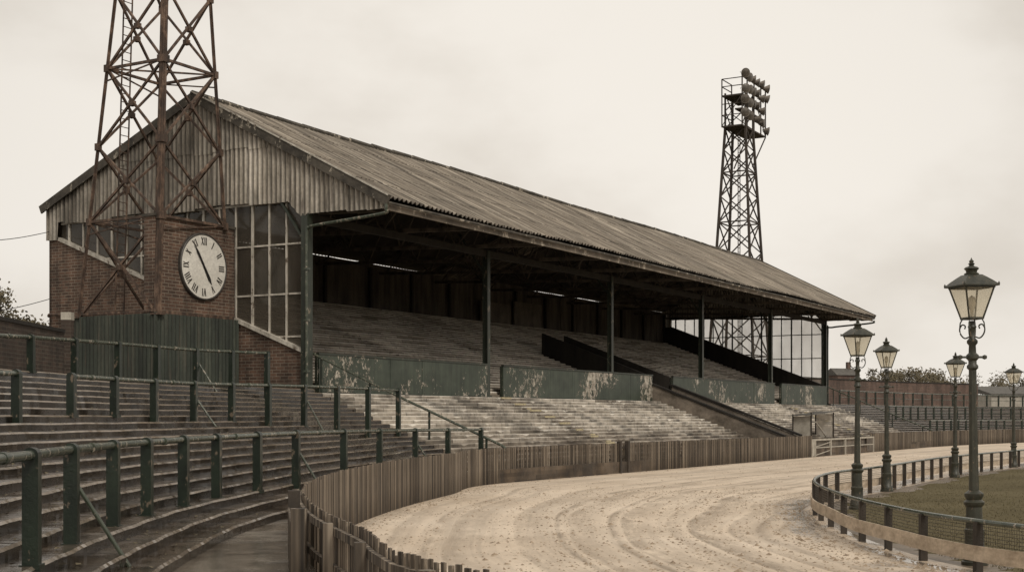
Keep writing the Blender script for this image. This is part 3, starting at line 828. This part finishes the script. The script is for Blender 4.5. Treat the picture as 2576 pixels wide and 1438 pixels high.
b.beam((S0,T0,29),(S0+2.4,T0,31.8),.07); b.beam((S1,T0,29),(S1-2.8,T0,31.8),.07); b.beam((S0,T1,29),(S0,T0,31.8),.06)
b.make('head_frame', M['steel_far'], FT)
lb_ = MB(); lb_.lathe([(.11,-.48),(.17,-.46),(.22,-.32),(.34,-.10),(.40,0.0),(.43,.02),(.43,.05)], 16)
lb_.beam((-.44,0,-.1),(-.28,0,-.58),.05); lb_.beam((.44,0,-.1),(.28,0,-.58),.05)
lf_ = MB(); lf_.lathe([(.39,.052),(.29,.09),(.1,.12)], 16)
lamp0 = None
for r_ in range(4):
    for k in range(6):
        if (r_, k) in ((1, 5), (0, 2)): continue
        s = S0+.1+(S1-S0-.2)*k/5+random.uniform(-.12,.12); z = 30.0+1.2*r_ + random.uniform(-.16,.16)
        if r_ == 0 and k == 5: z -= .5
        if lamp0 is None:
            o = lb_.make('floodlight', M['lampmetal'], FT, smooth=True); lens = lf_.make('lens', M['lampface'], o, smooth=True); lamp0 = (o, lens)
        else:
            o = lamp0[0].copy(); COL.objects.link(o); o.parent = FT
            l2 = lamp0[1].copy(); COL.objects.link(l2); l2.parent = o
        yaw = -48 if k == 0 else (-12 if k == 1 else 20)+random.uniform(-18,18)
        o.location = (s, T0-.28, z); o.rotation_euler = (math.radians(94+random.uniform(0,16)), 0, math.radians(yaw))

# ------------------------------------------------------------------ crush barriers
def barrier(name_label, plist, zr_list, braces=(), group='green crush barriers on the terraces'):
    pts = [Vector(((px-CX)/F_PX*d, d, zr)) for (px, d), zr in zip(plist, zr_list)]
    c = pts[len(pts)//2]
    e = empty('crush_barrier', name_label, 'barrier', (c.x, c.y, terr_z(c.x, c.y)), 0, group)
    off = Vector(e.location)
    b = MB(); path = catmull(pts, 6)
    path = [p-off for p in path]
    b.tube(path, .05, 10)
    for i in range(0, len(pts)-1, 2):
        m = (pts[i]*.55+pts[i+1]*.45)-off; d = (pts[i+1]-pts[i]).normalized(); b.tube([m-d*.07, m+d*.07], .062, 10)
    b.make('rail', M['green_rail'], e, smooth=True)
    for i, p in enumerate(pts):
        d = (pts[min(i+1,len(pts)-1)]-pts[max(i-1,0)]); d.z = 0; d.normalize(); n = Vector((d.y,-d.x,0))
        zb = terr_z(p.x, p.y)-off.z-.05; pl = p-off
        b = MB(); hw = .08; r = .078
        prof = [(-r, 0.0)] + [(-r*math.cos(a), r*math.sin(a)) for a in [math.pi*k/8 for k in range(1,8)]] + [(r, 0.0)]
        ring = [(-r, zb-pl.z)] + prof + [(r, zb-pl.z)]
        base = len(b.v)
        for sgn in (-1, 1):
            for u_, z_ in ring:
                q_ = pl+n*u_+d*hw*sgn; b.v.append((q_.x, q_.y, pl.z+z_))
        m_ = len(ring)
        for k in range(m_):
            b.f.append((base+k, base+(k+1)%m_, base+m_+(k+1)%m_, base+m_+k))
        b.f.append(tuple(base+k for k in range(m_))[::-1]); b.f.append(tuple(base+m_+k for k in range(m_)))
        q_ = pl.copy(); q_.z = zb+.03
        b.beam(q_-d*.12, q_+d*.12, .2, .06)
        b.make('post', M['green'], e)
        if i in braces:
            b = MB(); f = p+n*0.62+d*.22; fz = terr_z(f.x, f.y)
            b.tube([pl-Vector((0,0,.35))+d*.1, Vector((f.x,f.y,fz))-off], .027, 7); b.make('brace', M['green_rail'], e)
    return e
def zr(ys, ds): return [H-(y-HY)*d/F_PX for y, d in zip(ys, ds)]
pA = [(-60,11.6),(80,13.4),(180,15.65),(285,18.2),(370,20.2),(462,22.3),(545,24.5),(648,26.9),(745,29.6),(865,33.8),(955,38),(1045,42.4),(1127,46),(1210,50)]
yA = [1160,1144,1130,1119,1112,1105,1100,1094,1089,1085,1083,1082,1081,1080]
barrier('wet green tubular crush barrier with thick posts beside the lowest steps', pA, zr(yA,[d for _,d in pA]), (2, 8, 11))
pB = [(180,27.5),(288,29.8),(388,32),(488,34.5),(583,37),(675,39.5),(765,42),(848,44.5),(926,47),(1002,50)]
yB = [946,953,959,964,967,969,971,974,977,981]
barrier('long chipped green crush barrier running halfway up the wet terrace steps', pB, zr(yB,[d for _,d in pB]), (3, 6))
pB2 = [(-150,21.5),(-60,23),(42,24.8)]; barrier('short green crush barrier ending at a gap in the steps', pB2, zr([938,938,939],[d for _,d in pB2]))
pC = [(-30,29.5),(78,32),(188,35),(297,38),(395,40.5),(493,43),(583,45),(672,47)]
yC = [842,848,856,864,872,880,884,888]
barrier('green crush barrier on the highest terrace step beside the hut', pC, zr(yC,[d for _,d in pC]), (5,))
def far_barrier(d_off, i0, i1, stepm):
    C = [BC[i]+nrm(BC,i)*d_off for i in range(i0, i1)]
    w = walk(C, stepm); pts = [p for p,_,_ in w]
    e = empty('crush_barrier', 'weathered green crush barrier along the far terrace steps', 'barrier', (pts[0].x, pts[0].y, 0), 0, 'green crush barriers on the terraces')
    off = Vector((pts[0].x, pts[0].y, 0)); zt = 0.5+.15*(int(d_off/.4)+1)
    b = MB(); b.tube([p-off+Vector((0,0,zt+1.15)) for p in pts], .055, 6); b.make('rail', M['green_rail'], e)
    b = MB(); b.tube([p-off+Vector((0,0,zt+.6)) for p in pts], .03, 6); b.make('lower_rail', M['green_rail'], e)
    for p in pts:
        q_ = p-off; b = MB(); b.box(q_.x-.07,q_.x+.07,q_.y-.07,q_.y+.07,zt-.05,zt+1.18); b.make('post', M['green'], e)
far_barrier(0.9, i_stand1+6, i_stand1+60, 1.9)
far_barrier(4.1, i_stand1+5, i_stand1+60, 1.9)
far_barrier(7.7, i_stand1+3, i_stand1+60, 2.2)

# ------------------------------------------------------------------ picket fence
def fence(d0, d1, label, group='weathered timber fences around the track'):
    P = walk(FC, .125, d0, d1)
    if not P: return
    c = P[len(P)//2][0]
    e = empty('picket_fence', label, 'fence', (c.x, c.y, 0), 0, group)
    off = Vector((c.x, c.y, 0)); b = MB()
    for p, d, s in P:
        if random.random() < .006: continue
        n = Vector((-d.y, d.x, 0)); q_ = p-off; h = 1.29+random.uniform(-.013, .013)-(.05 if random.random() < .02 else 0); w = random.uniform(.030,.037)
        dd = (d+n*random.uniform(-.14,.14)).normalized()
        lean = d*random.uniform(-.013,.013)
        a = q_-dd*w; c2 = q_+dd*w; T = -n*.022
        b.quadbox([a+Vector((0,0,-.03)), c2+Vector((0,0,-.03)), c2+T+Vector((0,0,-.03)), a+T+Vector((0,0,-.03)),
                   a+lean+Vector((0,0,h)), c2+lean+Vector((0,0,h-random.uniform(0,.008))), c2+T+lean+Vector((0,0,h)), a+T+lean+Vector((0,0,h))])
    b.make('pickets', M['picket'], e)
    b = MB(); R_ = walk(FC, 1.1, d0, d1)
    for (p, d, s), (p2, d2, s2) in zip(R_[:-1], R_[1:]):
        n = Vector((-d.y, d.x, 0))*.045; o1 = p-off+n; o2 = p2-off+n
        for z in (.72, 1.14): b.beam(o1+Vector((0,0,z)), o2+Vector((0,0,z)), .05, .09)
    b.make('rails', M['picket'], e)
    for k, (p, d, s) in enumerate(walk(FC, 2.4, d0, d1)):
        if k > 40: break
        b = MB(); n = Vector((-d.y, d.x, 0)); q_ = p-off+n*.13; b.beam(q_+Vector((0,0,.3)), q_+Vector((0,0,1.24)), .11, .11, up=tuple(d)); b.make('fence_post', M['picket'], e)
    return e
arc = [0.0]
for a, c in zip(FC[:-1], FC[1:]): arc.append(arc[-1]+(c-a).length)
A0 = arc[9*NS]
def As(s): return A0+s
fence(arc[NS//2], As(10.4), 'curved weathered brown picket fence edging the sand track')
fence(As(11.2), As(37.2), 'straight weathered brown picket fence below the grandstand')
fence(As(51), arc[-2], 'brown timber fence along the far bend')
e = empty('fence_gate', 'dark timber post gap in the picket fence', 'gate', tuple(W(10.8,-8.55,0)), ANG)
for x in (-.38, .42):
    b = MB(); b.box(x-.08, x+.08, -.1, .08, -.02, 1.38); b.make('gate_post', M['post_dark'], e)
b = MB()
for z in (.3,.7,1.1): b.box(-.3,.34,.06,.1,z-.05,z+.05)
b.make('gate_bars', M['post_dark'], e)
e = empty('fence_gate', 'heavy timber gate post and braced gate at the track bend', 'gate', (-2.95, 18.3, .5), math.radians(100))
b = MB(); b.box(-.08,.08,-.08,.08,-.3,.92); b.make('gate_post', M['post_dark'], e)
b = MB()
for i in range(22):
    x = -.2-i*.115; b.box(x-.043,x+.043,.06,.085,.04,.70+.006*math.sin(i*3.1))
b.make('gate_boards', M['picket'], e)
b = MB(); b.box(-2.7,-.1,.0,.055,.52,.64); b.box(-2.7,-.1,.0,.055,.12,.24); b.box(-2.8,-2.66,-.08,.08,-.3,.86); b.make('gate_rails', M['picket'], e)

e = empty('white_gate', 'low white painted timber gates set into the track fence', 'gate', tuple(W(44.0,-8.6,0)), ANG)
b = MB()
for x in (-6.8,-6.2,-3,0.2,3.6,7.0): b.box(x-.07,x+.07,-.07,.07,-.02,1.08)
b.box(-6.8,7.0,-.05,.05,.98,1.08); b.box(-6.2,7.0,-.04,.04,.52,.58); b.box(-6.8,-6.2,-.03,.03,.05,.98)
b.make('gate_frame', M['plaster'], e)
b = MB(); b.box(-6.1,6.9,.1,.16,0.02,.95); b.make('gate_back_boards', M['hoard'], e)
b = MB(); b.box(5.4,6.9,-.03,.03,.1,.98); b.make('gate_panel', M['hoard'], e)
for z in (.25,.75):
    b = MB(); b.beam((-6.1,-.01,z-.15),(-3,-.01,z+.1),.03,.05); b.make('diagonal_brace', M['plaster'], e)

e = empty('glazed_shelter', 'small open lean-to shelter with grimy glass on lower terrace', 'shelter', tuple(W(44.0,-6.6,1.0)), ANG)
for x in (-2.4,2.4):
    for y, h in ((-.6,1.70),(.6,1.6)):
        b = MB(); b.box(x-.035,x+.035,y-.035,y+.035,-.2,h); b.make('shelter_post', M['post_dark'], e)
b = MB(); b.quadbox([(-2.7,-.9,1.55),(2.7,-.9,1.80),(2.7,.8,1.72),(-2.7,.8,1.47),(-2.7,-.9,1.59),(2.7,-.9,1.84),(2.7,.8,1.76),(-2.7,.8,1.51)]); b.make('shelter_roof', M['roofslate'], e)
b = MB(); b.box(-2.42,-2.38,-.55,.55,.0,1.45); b.make('side_panel', M['plaster'], e)
b = MB(); b.box(2.38,2.42,-.55,.55,.1,1.6); b.make('glass_panel', M['glass_far'], e)
b = MB(); b.tube([(-1.8,-.7,1.1),(-.1,-.9,.1)],.05,6); b.make('diagonal_rail', M['plaster'], e)

# ------------------------------------------------------------------ inner running rail
def running_rail():
    w = walk(IC, 1.75, 4, 150); c = w[6][0]
    e = empty('running_rail', 'low timber inner track rail with plank skirt and wire netting', 'rail', (c.x, c.y, 0))
    off = Vector((c.x, c.y, 0)); Z = lambda z: Vector((0,0,z))
    fineP = walk(IC, .45, 4, 150)
    b = MB(); b.tube([p-off+Z(.80) for p,_,_ in fineP], .04, 8); b.make('top_rail', M['green_rail'], e, smooth=True)
    b = MB()
    rows = [[], [], [], [], []]
    for p, d, s in fineP:
        n = Vector((-d.y,d.x,0)); o1 = p-off+n*.09; o2 = p-off+n*.055
        dz = .012*math.sin(s*1.1)
        for k, (o_, z) in enumerate(((o1,.20),(o1,.44),(o2,.44),(o2,.20),(o1,.20))): rows[k].append(tuple(o_+Z(z+dz)))
    b.grid(rows); b.make('skirt_plank', M['plank'], e)
    b = MB(); rows = [[], []]; uv_ = []
    for p, d, s in fineP: rows[0].append(tuple(p-off+Z(.43))); uv_.append((s,.43))
    for p, d, s in fineP: rows[1].append(tuple(p-off+Z(.78))); uv_.append((s,.78))
    b.grid(rows); o = b.make('netting', M['net'], e); ul = o.data.uv_layers.new(name='UVMap')
    for lp in o.data.loops: ul.data[lp.index].uv = uv_[lp.vertex_index]
    for i, (p, d, s) in enumerate(w):
        if i > 85: break
        b = MB(); q_ = p-off; b.beam(q_+Z(-.02), q_+Z(.79), .12, .1, up=tuple(d)); b.make('post', M['post_dark'], e)
running_rail()

# ------------------------------------------------------------------ street lamps
bases = [1420,1280,1235,1200,1175]; pxs = [2452,2156,2231,2402,2550]
shaft = MB()
shaft.lathe([(.21,0),(.21,.06),(.185,.08),(.185,.16),(.16,.19),(.15,.5),(.155,.52),(.155,.58),(.135,.6),(.125,.95),(.16,.99),(.165,1.03),(.12,1.07),(.15,1.13),(.15,1.17),(.085,1.22)], 12)
shaft.lathe([(.082,1.2),(.068,2.4),(.062,3.18)], 16, flute=.12)
shaft.lathe([(.06,3.18),(.09,3.21),(.09,3.25),(.065,3.28),(.065,3.33),(.10,3.37),(.10,3.42),(.06,3.46),(.055,3.58),(.085,3.62),(.085,3.66),(.05,3.70),(.045,3.84),(.07,3.88),(.05,3.93),(.05,3.98)], 12)
bar = MB(); bar.tube([(-.21,0,3.39),(.21,0,3.39)], .018, 8)
for x in (-.22,.22): bar.lathe([(.0,3.35),(.035,3.365),(.04,3.39),(.035,3.415),(.0,3.43)], 8, (x,0))
frog = MB()
for k in range(4):
    a = math.pi/4+k*math.pi/2; c_, s_ = math.cos(a), math.sin(a)
    prof = [(.05,3.72),(.12,3.70),(.18,3.76),(.20,3.85),(.16,3.92),(.11,3.90),(.12,3.85)]
    frog.tube(catmull([(r*c_, r*s_, z) for r, z in prof], 4), .013, 6)
    frog.tube([(r*c_, r*s_, z) for r, z in [(.20,3.85),(.19,3.95),(.15,4.02)]], .012, 6)
rt2 = math.sqrt(2)
def ring4(r, z): return [(r*rt2*math.cos(math.pi/4+k*math.pi/2), r*rt2*math.sin(math.pi/4+k*math.pi/2), z) for k in range(4)]
lan = MB(); lo = ring4(.125, 4.02); hi = ring4(.255, 4.53)
for k in range(4):
    lan.beam(lo[k], hi[k], .024); lan.beam(lo[k], lo[(k+1)%4], .035); lan.beam(hi[k], hi[(k+1)%4], .04)
lan.quadbox(ring4(.12,4.0)+ring4(.12,4.03))
gl = MB()
for k in range(4): gl.poly([lo[k], lo[(k+1)%4], hi[(k+1)%4], hi[k]])
rf = MB()
rr = [(.315,4.535),(.315,4.555),(.24,4.63),(.17,4.69),(.12,4.73)]
for (r1, z1), (r2, z2) in zip(rr[:-1], rr[1:]): rf.quadbox(ring4(r1,z1)+ring4(r2,z2))
rf.lathe([(.11,4.72),(.12,4.75),(.085,4.77),(.09,4.80),(.12,4.83),(.10,4.855),(.05,4.87),(.035,4.89),(.055,4.91),(.03,4.93),(.04,4.955),(.015,4.98),(.0,5.02)], 12)
for k in range(4):
    p = ring4(.305, 4.555)[k]; rf.lathe([(.018,4.55),(.02,4.575),(.0,4.61)], 6, (p[0], p[1]))
bulb = MB(); bulb.lathe([(.03,4.03),(.03,4.15),(.05,4.2),(.065,4.27),(.05,4.36),(.0,4.4)], 10)
proto = None
for i, (px, by) in enumerate(zip(pxs, bases)):
    d = F_PX*H/(by-HY); x = (px-CX)/F_PX*d
    lab = ['dark green iron street lamp with square tapered lantern beside the rail', 'cast iron street lamp with square lantern standing on the infield grass'][min(i,1)]
    e = empty('street_lamp', lab, 'street lamp', (x, d, 0), math.radians([12, 20, 8, 15, 25][i]), 'old street lamps lining the inner rail')
    e.rotation_euler[1] = [-.012,.004,-.004,.006,0][i]
    if proto is None:
        a = shaft.make('lamp_post', M['lamp_iron'], e, smooth=True); b1 = bar.make('ladder_bar', M['lamp_iron'], e, smooth=True); b2 = frog.make('scroll_bracket', M['lamp_iron'], e, smooth=True)
        l1 = lan.make('lantern', M['lamp_iron'], e); g1 = gl.make('glass', M['lantern'], l1); r1 = rf.make('lantern_roof', M['lamp_iron'], l1, smooth=True); bb = bulb.make('bulb', M['plaster'], l1, smooth=True)
        proto = ([a, b1, b2], l1, [g1, r1, bb])
    else:
        for c_ in proto[0]:
            o = c_.copy(); COL.objects.link(o); o.parent = e
        l2 = proto[1].copy(); COL.objects.link(l2); l2.parent = e
        for c_ in proto[2]:
            o = c_.copy(); COL.objects.link(o); o.parent = l2

# ------------------------------------------------------------------ boundary walls
def wall(pts, z0, z1, th, mat, label):
    c = Vector((*pts[0], z0)); e = empty('brick_boundary_wall', label, 'wall', tuple(c))
    b = MB(); k_ = MB()
    for p, r in zip(pts[:-1], pts[1:]):
        a = Vector((*p, 0)); d = Vector((*r, 0)); off = Vector((c.x, c.y, 0)); Hh = z1-z0
        b.beam(a-off+Vector((0,0,Hh/2-.5)), d-off+Vector((0,0,Hh/2-.5)), th, Hh+1)
        k_.beam(a-off+Vector((0,0,Hh+.06)), d-off+Vector((0,0,Hh+.06)), th+.1, .12)
    b.make('brickwork', mat, e); k_.make('coping', M['dark'], e)
def px2(px, d): return ((px-CX)/F_PX*d, d)
wall([px2(-500,25), px2(-150,37), px2(150,47.2)], 3.5, 5.35, .3, M['brick_dark'], 'sooty dark brick wall at the top of the terrace')
e = empty('gate_pier', 'short brick pier with small pale capstone beside the terrace wall', 'pier', tuple(px2(170,48))+(3.5,))
b = MB(); b.box(-.18,.18,-.18,.18,-.1,2.35); b.make('pier', M['brick_dark'], e)
b = MB(); b.box(-.18,.18,-.19,.19,2.35,2.62); b.make('capstone', M['plaster'], e)
far = [BC[i]+nrm(BC,i)*13.5 for i in range(i_stand1+1, len(BC), 4)]
far = [p for p in far if CX+F_PX*p.x/p.y < 2495]
wall([(p.x,p.y) for p in far], 3.5, 5.95, .35, M['brick_far'], 'long reddish brick boundary wall behind the far terrace')
e = empty('brick_house', 'small brick outbuilding with slate pitched roof beyond the wall', 'house', (*px2(2118,150), 2.4), .3)
b = MB(); b.box(-1.3,1.3,-1.3,1.3,-3,4.6); b.make('wall', M['brick_far'], e)
b = MB(); b.quadbox([(-1.45,-1.45,4.6),(1.45,-1.45,4.6),(1.45,1.45,4.6),(-1.45,1.45,4.6),(-1.45,-.05,5.4),(1.45,-.05,5.4),(1.45,.05,5.4),(-1.45,.05,5.4)]); r = b.make('roof', M['roofslate'], e)
b = MB(); b.box(.6,1.0,-.2,.2,4.9,6.1); b.make('chimney', M['brick_far'], r)
e = empty('storage_shed', 'pale low shed with sloping roof beyond the boundary wall', 'shed', (*px2(2530,165), 0), .1)
b = MB(); b.box(-3,4,-2.5,2.5,0,5.0); b.make('wall', M['plaster'], e)
b = MB(); b.quadbox([(-3.2,-2.8,5.0),(4.3,-2.8,5.0),(4.3,2.8,5.4),(-3.2,2.8,5.4),(-3.2,-2.8,5.2),(4.3,-2.8,5.2),(4.3,2.8,6.2),(-3.2,2.8,6.2)]); b.make('roof', M['roofslate'], e)

for i, (y0, y1, px1) in enumerate(((582,583,124),(775,752,116))):
    a = Vector((*px2(-250,45), 0)); a.z = H+(HY-y0)*45/F_PX
    c = W(-.1, 14.5, 0); c.z = H+(HY-y1)*c.y/F_PX
    pts = [a.lerp(c, k/12)+Vector((0,0,-.35*math.sin(math.pi*k/12))) for k in range(13)]
    b = MB(); b.tube(pts, .016, 5)
    b.make('overhead_wire', M['black'], None, label='thin black overhead cable strung to the brick gable', category='cable', group='cables strung to the gable')

# ------------------------------------------------------------------ trees
def tree(x, y, z0, h, rad, label, n=2600, seed=1, leaf=.22):
    rnd = random.Random(seed)
    e = empty('tree', label, 'tree', (x, y, z0), 0, 'trees beyond the boundary walls')
    b = MB(); b.tube([(0,0,0),(.05,0,h*.3),(.0,.1,h*.6)], [h*.03,h*.022,h*.012], 8)
    tips = []
    for k in range(16):
        a = rnd.uniform(0,6.28); r = rad*rnd.uniform(.3,.95); z = h*rnd.uniform(.45,.93)
        tip = Vector((r*math.cos(a), r*math.sin(a), z)); st_ = Vector((0,0,h*rnd.uniform(.25,.5)))
        b.tube([st_, st_.lerp(tip,.5)+Vector((0,0,.06*h)), tip], [h*.012,h*.007,h*.003], 5); tips.append(tip)
        for _ in range(3):
            t2 = tip+Vector((rnd.uniform(-1,1),rnd.uniform(-1,1),rnd.uniform(-.2,.9)))*rad*.25; b.tube([st_.lerp(tip,.7), t2], [h*.004,h*.002], 4); tips.append(t2)
    b.make('trunk', M['bark'], e)
    b = MB()
    for _ in range(n):
        t = rnd.choice(tips); p = t+Vector((rnd.gauss(0,1),rnd.gauss(0,1),rnd.gauss(0,.8)))*rad*.14
        u_ = Vector((rnd.uniform(-1,1),rnd.uniform(-1,1),rnd.uniform(-1,1))).normalized()*leaf*rnd.uniform(.5,1.3); w = u_.orthogonal().normalized()*leaf*rnd.uniform(.3,.7)
        b.poly([p-u_, p+w, p+u_, p-w])
    b.make('crown', M['leaf'], e)
for k in range(9):
    px = 2195+k*26; tree(*px2(px, 178+6*(k%3)), 0, 8.2+[0,.5,1.4,.9,.6,1.0,-.1,.3,-.8][k], 2.4, 'bushy brown autumn tree rising above the brick wall', 1300, k+3)
tree(*px2(2490,230), 0, 10, 4, 'hazy tree rising above the brick wall', 1500, 44)
tree(*px2(2560,220), 0, 9, 4, 'hazy tree rising above the brick wall', 1500, 45)
tree(*px2(15,80), 3, 6.0, 2.3, 'leafy bush top showing over the dark wall', 5200, 60, .12)
tree(*px2(-40,78), 3, 6.4, 2.6, 'leafy bush top showing over the dark wall', 5200, 61, .12)
tree(*px2(60,84), 3, 5.2, 1.6, 'leafy bush top showing over the dark wall', 2600, 62, .12)

# ------------------------------------------------------------------ scatter
b = MB(); rnd = random.Random(5)
tracks_v = (.17,.33,.42,.448,.535,.66,.71,.80)
for _ in range(9500):
    i = rnd.uniform(2*NS, 12*NS) if rnd.random() < .5 else rnd.uniform(2*NS, 9*NS); i0 = int(i); f = rnd.random()
    q1 = rnd.random()
    if q1 < .35: f = rnd.choice((rnd.uniform(0,.07), rnd.uniform(.86,1.0), rnd.uniform(.86,1.0)))
    elif q1 < .70: f = min(1,max(0,rnd.choice(tracks_v)+rnd.gauss(0,.03)))
    p = FC[i0].lerp(FC[i0+1], i-i0).lerp(IC[i0].lerp(IC[i0+1], i-i0), f)
    r = rnd.uniform(.012,.036)*(1.9 if rnd.random() < .07 else 1)
    base = len(b.v)
    for dx, dy, dz in ((1,0,0),(0,1,0),(-1,0,0),(0,-1,0),(0,0,.8)):
        b.v.append((p.x+dx*r*rnd.uniform(.6,1.4), p.y+dy*r*rnd.uniform(.6,1.4), .006+max(0,dz)*r*rnd.uniform(.5,1.1)))
    for k in range(4): b.f.append((base+k, base+(k+1)%4, base+4))
b.make('sand_clods', M['clod'], kind='stuff')
b = MB()
for _ in range(26000):
    i = rnd.uniform(3*NS, 11*NS); i0 = int(i); n = -nrm(IC, i0); dd = .6+abs(rnd.gauss(0,1))*6
    p = IC[i0].lerp(IC[i0+1], i-i0)+n*dd
    a = rnd.uniform(0,6.28); h = rnd.uniform(.02,.05); w = .010
    c_, s_ = math.cos(a)*w, math.sin(a)*w
    b.poly([(p.x-c_,p.y-s_,.0),(p.x+c_,p.y+s_,.0),(p.x+rnd.uniform(-.03,.03),p.y+rnd.uniform(-.03,.03),h)])
b.make('grass_tufts', M['blade'], kind='stuff')
b = MB()
for _ in range(900):
    i0 = rnd.randint(2*NS, 9*NS-1); k = rnd.randint(0,18); p = BC[i0]+nrm(BC,i0)*(.4*k+rnd.uniform(.08,.36)); z = .5+.15*(k+1)+.010
    r = rnd.uniform(.015,.045); a = rnd.uniform(0,6.28)
    b.poly([(p.x+r*math.cos(a+q_), p.y+r*.6*math.sin(a+q_), z+.004*q_) for q_ in (0,1.3,2.9,4.4)])
b.make('fallen_leaves', M['leaf'], kind='stuff')

# ------------------------------------------------------------------ world + sun + camera
w = D.worlds.new('World'); scene.world = w; w.use_nodes = True
t = w.node_tree; t.nodes.clear()
out = t.nodes.new('ShaderNodeOutputWorld'); bg = t.nodes.new('ShaderNodeBackground'); t.links.new(bg.outputs[0], out.inputs[0])
sky = t.nodes.new('ShaderNodeTexSky'); sky.sky_type = 'NISHITA'; sky.sun_disc = False
SE, SR = math.radians(42), math.radians(150)
sky.sun_elevation = SE; sky.sun_rotation = SR
hs = t.nodes.new('ShaderNodeHueSaturation'); hs.inputs['Saturation'].default_value = 0.1; t.links.new(sky.outputs[0], hs.inputs['Color'])
sc = t.nodes.new('ShaderNodeVectorMath'); sc.operation = 'SCALE'; sc.inputs['Scale'].default_value = 0.12; t.links.new(hs.outputs[0], sc.inputs[0])
tc = t.nodes.new('ShaderNodeTexCoord')
mp = t.nodes.new('ShaderNodeMapping'); mp.inputs['Scale'].default_value = (1.0,1.0,1.8); mp.inputs['Location'].default_value = (.35,.1,.2); t.links.new(tc.outputs['Generated'], mp.inputs[0])
no = t.nodes.new('ShaderNodeTexNoise'); no.inputs['Scale'].default_value = 3.0; no.inputs['Detail'].default_value = 6; no.inputs['Roughness'].default_value = .5; t.links.new(mp.outputs[0], no.inputs['Vector'])
cr = t.nodes.new('ShaderNodeValToRGB'); t.links.new(no.outputs['Fac'], cr.inputs[0])
cr.color_ramp.interpolation = 'EASE'
cr.color_ramp.elements[0].position = .34; cr.color_ramp.elements[0].color = (.75,.685,.60,1)
cr.color_ramp.elements[1].position = .60; cr.color_ramp.elements[1].color = (.96,.90,.815,1)
dp = t.nodes.new('ShaderNodeVectorMath'); dp.operation = 'DOT_PRODUCT'; t.links.new(tc.outputs['Generated'], dp.inputs[0]); dp.inputs[1].default_value = Vector((.02,1,.16)).normalized()
mr = t.nodes.new('ShaderNodeMapRange'); mr.interpolation_type = 'SMOOTHSTEP'; t.links.new(dp.outputs['Value'], mr.inputs[0])
mr.inputs[1].default_value = .90; mr.inputs[2].default_value = .995; mr.inputs[3].default_value = .88; mr.inputs[4].default_value = .96
mu = t.nodes.new('ShaderNodeVectorMath'); mu.operation = 'SCALE'; t.links.new(cr.outputs[0], mu.inputs[0]); t.links.new(mr.outputs[0], mu.inputs['Scale'])
mx = t.nodes.new('ShaderNodeMix'); mx.data_type = 'RGBA'; mx.inputs[0].default_value = 0.93
t.links.new(sc.outputs[0], mx.inputs[6]); t.links.new(mu.outputs[0], mx.inputs[7]); t.links.new(mx.outputs[2], bg.inputs[0])
bg.inputs[1].default_value = 1.0
sl = D.lights.new('sun', 'SUN'); sl.energy = 1.5; sl.angle = math.radians(14); sl.color = (1,.93,.82)
so = D.objects.new('sun', sl); COL.objects.link(so)
sd = Vector((math.sin(SR)*math.cos(SE), math.cos(SR)*math.cos(SE), math.sin(SE)))
so.rotation_euler = sd.to_track_quat('Z', 'Y').to_euler(); so.location = (0,-20,40)
scene.view_settings.view_transform = 'Standard'; scene.view_settings.look = 'None'; scene.view_settings.exposure = 0

cam = D.cameras.new('camera'); co = D.objects.new('camera', cam); COL.objects.link(co)
co.location = (0,0,H); co.rotation_euler = (math.radians(90),0,0)
cam.sensor_width = 36; cam.lens = F_PX/2576*36; cam.shift_y = (HY-719)/2576; cam.clip_end = 5000; cam.clip_start = .1
scene.camera = co
